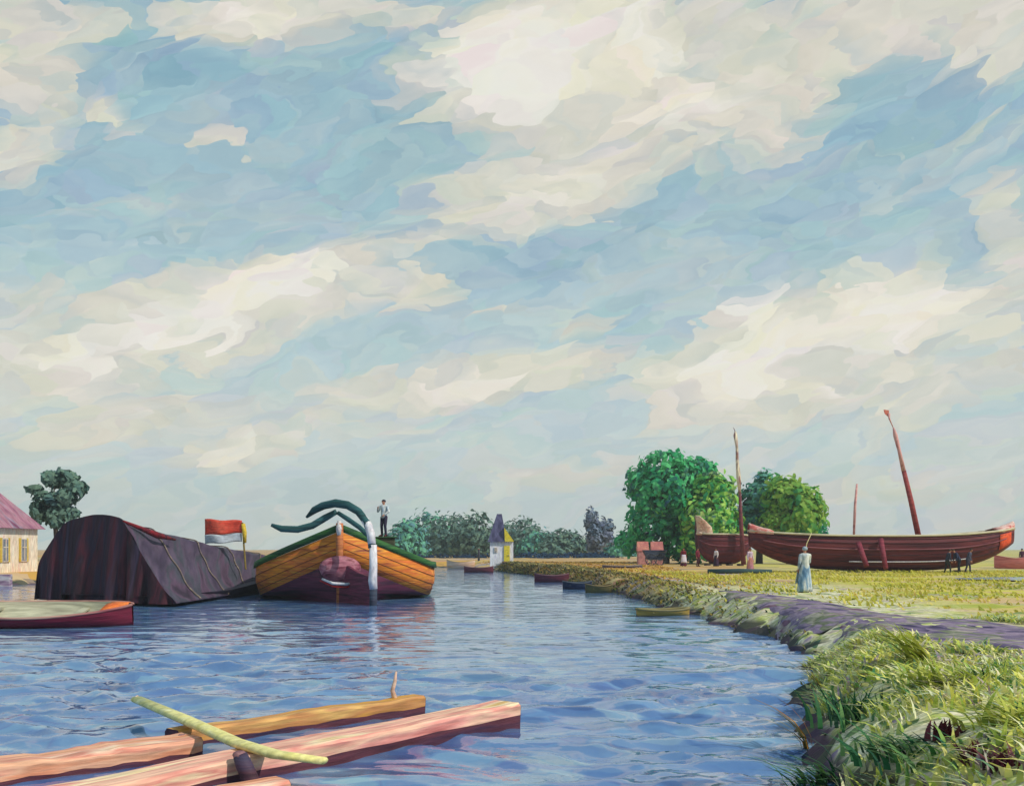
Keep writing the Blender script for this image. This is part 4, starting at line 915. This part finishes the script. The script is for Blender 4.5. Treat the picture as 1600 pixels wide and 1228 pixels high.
for wy, zz in ((1.25, 1.75), (-1.75, 1.75)):
    b = MB(); b.box((5.75, wy, zz), (.1, .9, 1.7)); fr = b.build('window', pmat('side_window_frame', [(214,204,190),(200,180,170)], 2), hroot)
    b = MB(); b.box((5.77, wy, zz), (.1, .74, 1.54)); b.build('pane', DKG, fr)
    b = MB(); b.box((5.83, wy, zz), (.05, .05, 1.5)); b.box((5.828, wy, zz+.2), (.045, .72, .05)); b.build('glazing_bar', WALLH, fr)
    for q in (-1, 1): b = MB(); b.box((5.76, wy+q*.6, zz), (.08, .24, 1.75)); b.build('shutter', YEL, hroot, bevel=.01)
b = MB(); b.box((2.9, -3.79, 1.0), (.9, .1, 2.2)); d = b.build('door', pmat('door_pink', [(176,96,100),(196,130,120)], 2), hroot); b = MB(); b.ball((3.2, -3.88, 1.0), .05); b.build('handle', DKG, d)
b = MB(); b.box((-1, .2, 8.2), (.8, .8, 1.6)); b.box((-1, .2, 9.05), (.95, .95, .12)); b.build('chimney', pmat('brick', [(150,80,80),(170,100,90)], 3), hrf)
# violet stone quay edge below the house
b = MB(); b.box((0, 0, 0), (12, .5, .9)); tag(b.build('quay_wall', pmat('quay_stone', [(110,84,110),(150,120,140),(190,180,180),(96,90,110)], 1.2, (3, 1, .6), rough=.9), loc=(-39.6, 73.6, .35), bevel=.03), 'low violet stone quay wall at the water in front of the pink roofed house', 'wall')

def tower_house():
    Y = 124.5; cx = X(784, Y); zg = gz(cx, Y); root = empty('tower_house', (cx, Y, zg)); tag(root, 'narrow white tower house with yellow door and steep violet roof on the far bank', 'house')
    k = Y/F; wz = P(0, 845, Y).z-zg; top = P(0, 803, Y).z-zg; W = 36*k; D = 2.8
    WM = pmat('tower_white', [(206,204,216),(230,230,232),(214,210,226),(234,232,220)], 1.0, (.6, .6, 2.5), rough=.85)
    b = MB(); b.box((0, 0, wz/2-.3), (W, D, wz+.6)); b.build('wall', WM, root)
    RM = pmat('slate_violet', [(44,44,74),(66,62,96),(84,84,116),(54,60,90)], 1.2, (.6, .6, 2.5), rough=.7)
    b = MB(); ax = -4*k; w = W/2+.25; d = D/2+.3
    b.add([(-w,-d,wz-.1),(8*k,-d,wz-.1),(8*k,d,wz-.1),(-w,d,wz-.1),(ax-.25,-.4,top),(ax+.3,-.4,top),(ax+.3,.4,top),(ax-.25,.4,top)],
          [(0,1,5,4),(1,2,6,5),(2,3,7,6),(3,0,4,7),(4,5,6,7),(3,2,1,0)]); b.build('roof', RM, root)
    YM = pmat('tower_yellow', [(206,184,40),(222,204,70)], 1.5)
    b = MB(); w2 = 17*k
    b.add([(4*k,-d-.05,wz+22*k-.1),(19*k,-d-.05,wz-.05),(19*k,d,wz-.05),(4*k,d,wz+22*k-.1),(5*k,-d-.05,wz-.1),(5*k,d,wz-.1)], [(0,4,1),(0,1,2,3),(3,2,5),(4,5,2,1),(0,3,5,4)]); b.build('lean_to_roof', YM, root)
    b = MB(); b.box((8*k, -D/2-.06, wz*.42), (9*k, .14, wz*.72)); dr = b.build('door', YM, root, bevel=.02)
    b = MB(); b.ball((10.5*k, -D/2-.17, wz*.35), .07); b.build('handle', DKG, dr)
    window(root, -9*k, wz*.6, 5*k, 8*k, -D/2, False)
tower_house()
PKP = pmat('pink_plaster', [(150,96,98),(184,130,124),(170,110,110)], 1.5, rough=.9)
gable_house('pink_hut', 'small pink hut under the large emerald tree, left of two', X(1004, 112), 112, 1.0, 1.4, gz(X(1004, 112), 112), EYE-.25, EYE+.6, PKP, pmat('hut_roof', [(170,90,90),(196,130,110)], 2), 'hut', over=.08)
gable_house('pink_hut', 'small pink hut half hidden by the dark cart, right of two', X(1026, 114), 114, 1.1, 1.4, gz(X(1026, 114), 114), EYE-.2, EYE+.6, PKP, pmat('hut_roof2', [(160,84,90),(186,120,106)], 2), 'hut', over=.08)
def cart():
    Y = 108; cx = X(1023, Y); zg = gz(cx, Y); root = empty('wooden_cart', (cx, Y, zg)); tag(root, 'dark blue wooden cart standing before the pink huts', 'cart')
    m = plank_mat('cart_navy', [(30,36,60),(50,58,80),(90,90,70)], 'x')
    b = MB(); rows = []
    for (z, w) in ((.55, .7), (1.0, .95), (1.45, 1.15)): rows.append([(-w, -.5, z), (w, -.5, z), (w, .7, z), (-w, .7, z)])
    b.grid(rows, closed=True); b.add([(-.7,-.5,.55),(.7,-.5,.55),(.7,.7,.55),(-.7,.7,.55)], [(0,1,2,3)]); b.build('body', m, root, solid=.05)
    for s in (-1, 1):
        b = MB(); n = 20; ring = []
        for k in range(n+1): a = 2*math.pi*k/n; ring.append((s*.45+.55*math.cos(a), -.72, .56+.55*math.sin(a)))
        b.tube(ring, .05, 6, cap=False)
        for k in range(6): a = math.pi*k/6; b.tube([(s*.45+.5*math.cos(a), -.72, .56+.5*math.sin(a)), (s*.45-.5*math.cos(a), -.72, .56-.5*math.sin(a))], .025, 5)
        b.build('wheel', m, root)
cart()
def post(u, v0, v1, Y, label, r=.09):
    a = P(u, v1, Y); zg = gz(a.x, Y); h = P(u, v0, Y).z-zg; root = empty('mooring_post', (a.x, Y, zg)); tag(root, label, 'post')
    b = MB(); b.tube([(0, 0, -.4), (.02, 0, h*.6), (0, 0, h)], [r*1.1, r, r*.95], 8); b.build('shaft', plank_mat('post_dark', [(40,44,60),(66,64,76)]), root, smooth=True)
    b = MB(); b.tube([(0, 0, h-.02), (0, 0, h+.08)], [r*1.25, r*1.1], 8); b.build('cap', plank_mat('post_cap', [(150,110,80),(120,80,70)]), root)
post(748, 858, 886, 146, 'thin dark post left of the white tower house', .14)
post(788, 878, 893, 122, 'short olive post at the water in front of the tower house', .22)

# ================================================================== timber raft in the foreground
WA = plank_mat('timber_salmon', [(175,97,77),(220,146,110),(232,177,143),(212,133,114),(238,205,176),(212,136,77)], 'l', 3.4, fine=.28)
WB = plank_mat('timber_gold', [(176,120,50),(206,150,64),(190,130,80),(214,170,100),(186,120,90)], 'l', 3.4, fine=.28)
WC = plank_mat('timber_pink', [(201,114,105),(228,157,143),(238,190,160),(220,140,127),(243,216,176),(216,172,105)], 'l', 3.4, fine=.28)
ENDM = pmat('timber_end', [(60,36,50),(84,46,62),(44,34,52)], 3, rough=.8)
WET_SHADE = plank_mat('wet_shaded_timber', [(64,36,48),(96,50,60),(50,40,66),(110,70,70)], 'l', 3.4)  # soaked wood, darkened to hold the shade of the timber sides
def beam(label, p0, p1, w, z0, z1, th, mt, name='timber_beam', endm=ENDM, seed=0, bow=0.0):
    """a squared timber whose top runs between picture points p0 and p1"""
    Y0 = (EYE-z0)*F/(p0[1]-HOR); Y1 = (EYE-z1)*F/(p1[1]-HOR)
    a = Vector((X(p0[0], Y0), Y0, z0)); c = Vector((X(p1[0], Y1), Y1, z1)); mid = (a+c)/2; d = c-a; L = d.length
    root = empty(name, mid); root.rotation_euler = d.to_track_quat('X', 'Z').to_euler()
    tag(root, label, 'timber', 'floating raft timbers')
    rg = random.Random(seed); b = MB(); n = 18; rows = []
    for i in range(n+1):
        t = i/n; x = L*(t-.5); wj = w/2*(1+.05*math.sin(t*9+seed)+.03*rg.uniform(-1, 1)); y = bow*math.sin(math.pi*t)+.02*math.sin(t*7+seed); zz = .012*math.sin(t*11+seed)
        ch = .03+.02*rg.random(); zz += rg.uniform(-.012, .012); y += rg.uniform(-.01, .01)
        rows.append([(x, y-wj+.02, -th), (x, y-wj, -ch+zz), (x, y-wj+ch, zz), (x, y+wj-ch, zz), (x, y+wj, -ch+zz), (x, y+wj, -th)])
    b.grid(rows, closed=True); b.build('shaft', mt, root)
    for sg in (-1, 1):      # soaked band along each flank; its dark maroon also paints in side-face shade
        b = MB(); b.grid([[(r[0][0], (r[0][1] if sg < 0 else r[5][1])+sg*.006, -th), (r[0][0], (r[0][1]*.9+r[1][1]*.1 if sg < 0 else r[5][1])+sg*.012, -z0+.012*math.sin(i*1.7+seed)+.03)] for i, r in enumerate(rows)]); b.build('wet_shade_band', WET_SHADE, root)
    b = MB()
    for i, s in ((0, -1), (n, 1)):
        r = [Vector(q)+Vector((s*.004, 0, 0)) for q in rows[i]]; b.add(r, [tuple(range(6)) if s > 0 else tuple(range(5, -1, -1))])
    b.build('end_grain', endm, root)
    return root
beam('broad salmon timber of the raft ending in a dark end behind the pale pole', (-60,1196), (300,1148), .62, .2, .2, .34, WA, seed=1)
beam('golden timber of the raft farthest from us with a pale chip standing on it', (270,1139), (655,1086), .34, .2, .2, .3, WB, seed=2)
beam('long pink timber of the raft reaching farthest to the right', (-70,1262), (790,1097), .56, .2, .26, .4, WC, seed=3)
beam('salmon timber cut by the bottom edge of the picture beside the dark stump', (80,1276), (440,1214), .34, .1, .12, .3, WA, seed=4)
def pole(name, label, pts, rad, mt, cat='pole', part='shaft', tip=None):
    P0 = Vector(pts[0]); root = empty(name, P0); tag(root, label, cat)
    b = MB(); b.tube([Vector(p)-P0 for p in pts], rad, 8, flat=.5); b.build(part, mt, root, smooth=True)
    return root
def W(u, v, z): Y = (EYE-z)*F/(v-HOR); return Vector((X(u, Y), Y, z))
pp = pole('pale_pole', 'pale yellow green pole lying diagonally across the raft timbers', [W(214,1092,.34), W(290,1124,.31), W(370,1160,.29), W(430,1178,.29), W(505,1188,.3)], [.10,.11,.105,.10,.08], pmat('pole_yellow', [(214,200,116),(232,220,150),(226,214,132),(240,232,184)], 2.0, (1, 1, 1), rough=.6))
b = MB(); b.ball((0, 0, 0), (.03, .09, .06)); b.build('cut_end', CRW, pp)
def stump(u, v, label, h, r, lean, seed):
    q = W(u, v, .0); root = empty('mooring_stump', (q.x, q.y, -.3)); tag(root, label, 'stump')
    b = MB(); b.tube([(0, 0, 0), (lean*.3, 0, .3), (lean*.8, .02, .3+h*.7), (lean, .03, .3+h)], [r, r, r*.95, r*.8], 10); b.build('shaft', plank_mat('stump_dark', [(52,30,42),(84,50,62),(66,60,84),(100,60,60)]), root, smooth=True)
    b = MB(); b.ball((lean, .03, .3+h), (r*.85, r*.85, .05)); b.build('worn_top', pmat('stump_top', [(110,70,80),(150,110,110)], 4), root, smooth=True)
stump(303, 1172, 'short dark stump at the end of the broad salmon timber', .16, .09, -.16, 1)
stump(402, 1222, 'dark red brown stump under the pale pole at the bottom of the raft', .3, .1, -.2, 2)
b = MB(); q = W(617, 1090, .2)
root = empty('wood_chip', q); tag(root, 'thin cream sliver standing upright on the golden timber end', 'wood chip')
b.tube([(0, 0, -.02), (-.04, 0, .12), (.0, 0, .26), (.02, 0, .42)], [.05,.035,.03,.015], 6); b.build('sliver', CRW, root, smooth=True)

# ================================================================== people
EYEM = pmat('eye', [(40,34,34),(60,50,46)], 4, bump=0)
SKIN = pmat('skin', [(176,120,96),(190,136,110)], 4, rough=.6, bump=0)
def capsules(parts, voxel, name, mt, parent):
    b = MB()
    for a, c, ra, rc in parts:
        a, c = Vector(a), Vector(c); n = 5 if (c-a).length > .02 else 2
        pts = [a.lerp(c, i/(n-1)) for i in range(n)]; b.tube(pts, [ra+(rc-ra)*i/(n-1) for i in range(n)], 12)
        b.ball(a, ra, 12, 8); b.ball(c, rc, 12, 8)
    me = bpy.data.meshes.new('t'); me.from_pydata(b.v, [], b.f); o = bpy.data.objects.new('t', me); col.objects.link(o)
    md = o.modifiers.new('r', 'REMESH'); md.mode = 'VOXEL'; md.voxel_size = voxel; md.use_smooth_shade = True
    md2 = o.modifiers.new('s', 'SMOOTH'); md2.factor = .5; md2.iterations = 2
    dg = bpy.context.evaluated_depsgraph_get(); dg.update()
    m2 = bpy.data.meshes.new_from_object(o.evaluated_get(dg)); m2.name = name; m2.materials.clear(); m2.materials.append(mt)
    bpy.data.objects.remove(o); r = bpy.data.objects.new(name, m2); col.objects.link(r); r.parent = parent
    return r
def person(loc, rz, label, H=1.7, arms=None, legs=((.0, .0), (.0, .0)), lean=0.0, top=((90,110,140),), bottom=((40,44,60),), hat=None, hair=(50,36,30), skirt=False, fine=False, lean_side=0.0, apron=None, coat=None, group=None):
    """local frame: +Y is forward, feet at z=0; arms: two (elbow, hand) offsets from the shoulder"""
    s = H/1.7; root = empty('person', loc, rz); tag(root, label, 'person', group)
    def V(x, y, z):
        f = max(0, z-.9)
        return Vector(((x+lean_side*f)*s, (y+lean*f)*s, z*s))
    hipw, shw = .09, .185
    vox = .011 if fine else .018
    feet = []
    body = []; legsc = []
    for sg, (fy, kx) in zip((-1, 1), legs):
        hip = V(sg*hipw, 0, .9); knee = V(sg*(hipw+.01)+kx, .05+fy*.55, .49); ank = V(sg*(hipw+.02)+kx, fy, .09); toe = V(sg*(hipw+.05)+kx, fy+.17, .035)
        body += [(hip, knee, .085*s, .055*s), (knee, ank, .053*s, .036*s), (ank, toe, .04*s, .03*s)]; legsc += [(hip, knee, .10*s, .07*s), (knee, ank+Vector((0, 0, .02)), .07*s, .056*s)]
        feet.append((ank, toe))
    torso = [(V(0, 0, .93), V(0, .0, 1.1), .13*s, .125*s), (V(0, 0, 1.1), V(0, .01, 1.33), .125*s, .13*s), (V(-.1, 0, 1.38), V(.1, 0, 1.38), .075*s, .075*s), (V(0, .01, 1.4), V(0, .02, 1.52), .055*s, .052*s)]
    body += torso
    body += [(V(0, .03, 1.615), V(0, .045, 1.56), .088*s, .06*s), (V(0, .12, 1.595), V(0, .115, 1.575), .014*s, .018*s)]      # skull, jaw, nose
    for sg in (-1, 1): body += [(V(sg*.086, .03, 1.60), V(sg*.088, .03, 1.575), .016*s, .012*s)]
    arms = arms or (((-.06, .0, -.29), (-.05, .08, -.53)), ((.06, .0, -.29), (.05, .08, -.53)))
    sleeves = []; hands = []
    for sg, (el, ha) in zip((-1, 1), arms):
        sh = V(sg*shw, 0, 1.39); e = sh+Vector(el)*s; h = sh+Vector(ha)*s; d = (h-e).normalized()
        body += [(sh, e, .05*s, .04*s), (e, h, .04*s, .027*s), (h, h+d*.07*s, .03*s, .034*s)]; sleeves += [(sh, e, .065*s, .055*s), (e, e.lerp(h, .9), .054*s, .042*s)]
        side = d.cross(Vector((0, 1, .2))); side = side.normalized() if side.length > .1 else Vector((1, 0, 0)); pn = d.cross(side)
        for k, ln in zip((-1.5, -.5, .5, 1.5), (.06, .078, .082, .066)):
            b0 = h+d*.085*s+side*k*.017*s; m = b0+(d*.8+pn*.25).normalized()*ln*.6*s; t = m+(d*.5+pn*.75).normalized()*ln*.5*s
            body += [(b0, m, .0105*s, .0095*s), (m, t, .0095*s, .008*s)]
        tb = h+d*.03*s+side*sg*.03*s; body += [(tb, tb+(d*.6+side*sg*.7).normalized()*.05*s, .012*s, .010*s)]
        hands.append(h+d*.09*s)
    capsules(body, vox, 'body', SKIN, root)
    mt = pmat('cloth_top', list(top)*(2 if len(top) == 1 else 1), 3.5, (1, 1, 2.5), rough=.9, bump=.1); mb_ = pmat('cloth_bottom', list(bottom)*(2 if len(bottom) == 1 else 1), 3.5, (1, 1, 2.5), rough=.9, bump=.1)
    capsules([(a, c, ra+.02*s, rc+.02*s) for a, c, ra, rc in torso[:3]]+sleeves, .022, 'shirt', mt, root)
    if skirt:
        b = MB(); rows = []
        for i in range(10):
            t = i/9; z = 1.08-1.02*t; w = .155+.15*t**.8
            rows.append([V(w*math.cos(a)*(1+.06*math.sin(a*7+i*.2)*t), w*.8*math.sin(a)*(1+.06*math.cos(a*6)*t)+.01, z) for a in [2*math.pi*k/24 for k in range(24)]])
        b.grid(rows[::-1], closed=True); b.build('skirt', mb_, root, smooth=True, solid=.01)
    else: capsules(legsc+[(V(0, 0, .9), V(0, 0, 1.0), .14*s, .14*s)], .022, 'trousers', mb_, root)
    if apron:
        b = MB(); rows = []
        for i in range(6):
            t = i/5; z = 1.1-.75*t; w = .2+.13*t
            rows.append([V(w*1.08*math.cos(a), .03+w*.92*math.sin(a), z) for a in [math.pi*(.2+.6*k/8) for k in range(9)]])
        b.grid(rows); b.build('apron', pmat('apron', list(apron), 3), root, smooth=True, solid=.012)
    SH = pmat('shoe', [(40,20,24),(84,24,36)], 4, bump=0)
    for a, t in feet:
        b = MB(); b.tube([a+Vector((0, -.03, -.02))*s, (a+t)/2+Vector((0, 0, -.0)), t], [.052*s, .05*s, .036*s], 10); b.ball(t, .038*s); b.build('shoe', SH, root, smooth=True)
    hm = pmat('hair', [hair, tuple(int(c*1.3) for c in hair)], 6, bump=.2)
    b = MB(); c = V(0, .015, 1.635); b.ball(c, (.098*s, .1*s, .085*s), 14, 10); b.build('hair', hm, root, smooth=True)
    for x in (-.032, .032): b = MB(); b.ball(V(x, .108, 1.612), .012*s, 6, 4); b.build('eye', EYEM, root, smooth=True)
    b = MB(); b.tube([V(-.025, .112, 1.55), V(0, .119, 1.548), V(.025, .112, 1.55)], [.004*s, .008*s, .004*s], 6); b.build('mouth', pmat('lip', [(140,70,64),(150,80,70)], 4, bump=0), root, smooth=True)
    if hat:
        b = MB(); c = V(0, .02, 1.68); rows = []
        for r, z in ((.19, -.012), (.185, 0), (.105, .012), (.1, .08), (.06, .11), (.002, .112)):
            rows.append([(c.x+r*s*math.cos(a), c.y+r*s*math.sin(a)*1.05, c.z+z*s) for a in [2*math.pi*k/20 for k in range(20)]])
        b.grid(rows, closed=True); b.build('hat', pmat('hat', [hat, tuple(int(c*.8) for c in hat)], 5), root, smooth=True)
    return root, hands
def pgnd(u, v): # ground standing point at picture foot row v
    Y = 60.0
    for _ in range(30): Y = (EYE-gz(X(u, Y), Y))*F/(v-HOR)
    return Vector((X(u, Y), Y, gz(X(u, Y), Y)-.01))
# on the barge
person((X(600, 54.6), 54.6, 3.12), R(150), 'person in white shirt and dark trousers standing on the orange barge', 1.84, top=((170,190,206),(206,206,200),(150,176,196)), bottom=((34,44,66),(60,40,60)), hat=None, hair=(26,24,40), fine=True,
       arms=(((-.12, .05, -.24), (.02, .2, -.38)), ((.1, .08, -.22), (.0, .22, -.10))))
# walker with a rod on the bank
g = pgnd(1258, 926)
wk, hands = person(g, R(15), 'person in long blue and white dress standing alone on the bank holding a rod', 1.78, top=((150,176,190),(206,206,196),(90,120,150)), bottom=((40,84,120),(120,150,176),(200,204,200),(50,80,100)), skirt=True, fine=True, hair=(130,140,150),
       arms=(((-.05, .0, -.28), (-.02, .12, -.5)), ((.05, .1, -.25), (.02, .3, -.05))), apron=((196,204,206),(150,180,196)))
hw = wk.matrix_basis @ hands[1]
tagged = pole('fishing_rod', 'thin pale curved rod held up by the person in the long dress', [tuple(hw+Vector((-.12, .0, -.35))), tuple(hw), tuple(hw+Vector((.08, .0, .45))), tuple(hw+Vector((.28, .05, .85)))], [.022,.022,.018,.012], pmat('rod', [(214,200,150),(196,180,130)], 3), cat='rod')
tiny = [(1068, 882, 'person in dark red with white apron under the emerald tree, left of the tall prow', dict(top=((110,20,36),(96,16,30)), bottom=((110,24,40),(60,30,60)), apron=((214,204,206),(190,180,200)), skirt=True), 0),
        (1090, 884, 'person in maroon clothes standing at the foot of the cream prow', dict(top=((96,24,44),(130,40,60)), bottom=((70,16,30),(50,20,34))), R(40)),
        (1119, 884, 'person in white blouse beside the dark red boat', dict(top=((206,196,210),(226,220,220)), bottom=((60,34,60),(40,30,50)), skirt=True), R(-60)),
        (1172, 879, 'person in lilac and orange smock at the left end of the long boat', dict(top=((176,160,190),(206,176,170)), bottom=((190,120,96),(150,110,130)), skirt=True), R(30)),
        (1480, 895, 'person in black clothes working beside the long boat, leftmost of three', dict(top=((40,44,60),(66,66,84)), bottom=((26,30,44),(60,60,40)), lean=.25, legs=((-.15, 0), (.2, 0))), R(90)),
        (1499, 893, 'person in navy clothes crouched forward in the middle of three by the long boat', dict(top=((30,36,60),(50,56,84)), bottom=((20,26,36),(40,44,56)), lean=.55, legs=((.1, 0), (-.1, 0))), R(-90)),
        (1512, 888, 'person in grey coat leaning on the hull, rightmost of three by the long boat', dict(top=((84,84,104),(60,62,84)), bottom=((40,40,60),(60,56,70)), lean=.3, legs=((.15, 0), (-.15, 0))), R(60)),
        (1597, 884, 'person in dark maroon at the right edge standing by the pink hulled boat', dict(top=((84,40,64),(60,30,50)), bottom=((50,26,40),(70,40,50))), R(180))]
for (u, v, lab, kw, rz) in tiny:
    g = pgnd(u, v)
    if u > 1400 and u < 1550: g = Vector((X(u, 76.3), 76.3, gz(X(u, 76.3), 76.3)-.01))
    if u < 1130: g = Vector((X(u, 101.5), 101.5, gz(X(u, 101.5), 101.5)-.01))
    if u == 1172: g = Vector((X(u, 77), 77, gz(X(u, 77), 77)-.01))
    person(g, rz+math.pi, lab, 1.7, **kw)

# ------------------------------------------------------------------ air
b = MB(); b.box((0, 385, 18), (1510, 910, 41))
hz = bpy.data.materials.new('haze'); hz.use_nodes = True; nt = hz.node_tree; nt.nodes.remove(nt.nodes['Principled BSDF'])
pv = nt.nodes.new('ShaderNodeVolumePrincipled'); pv.inputs['Color'].default_value = (.9, .95, 1, 1); pv.inputs['Density'].default_value = .0005; pv.inputs['Anisotropy'].default_value = .2
nt.links.new(pv.outputs[0], nt.nodes['Material Output'].inputs['Volume'])
tag(b.build('haze', hz), kind='stuff')
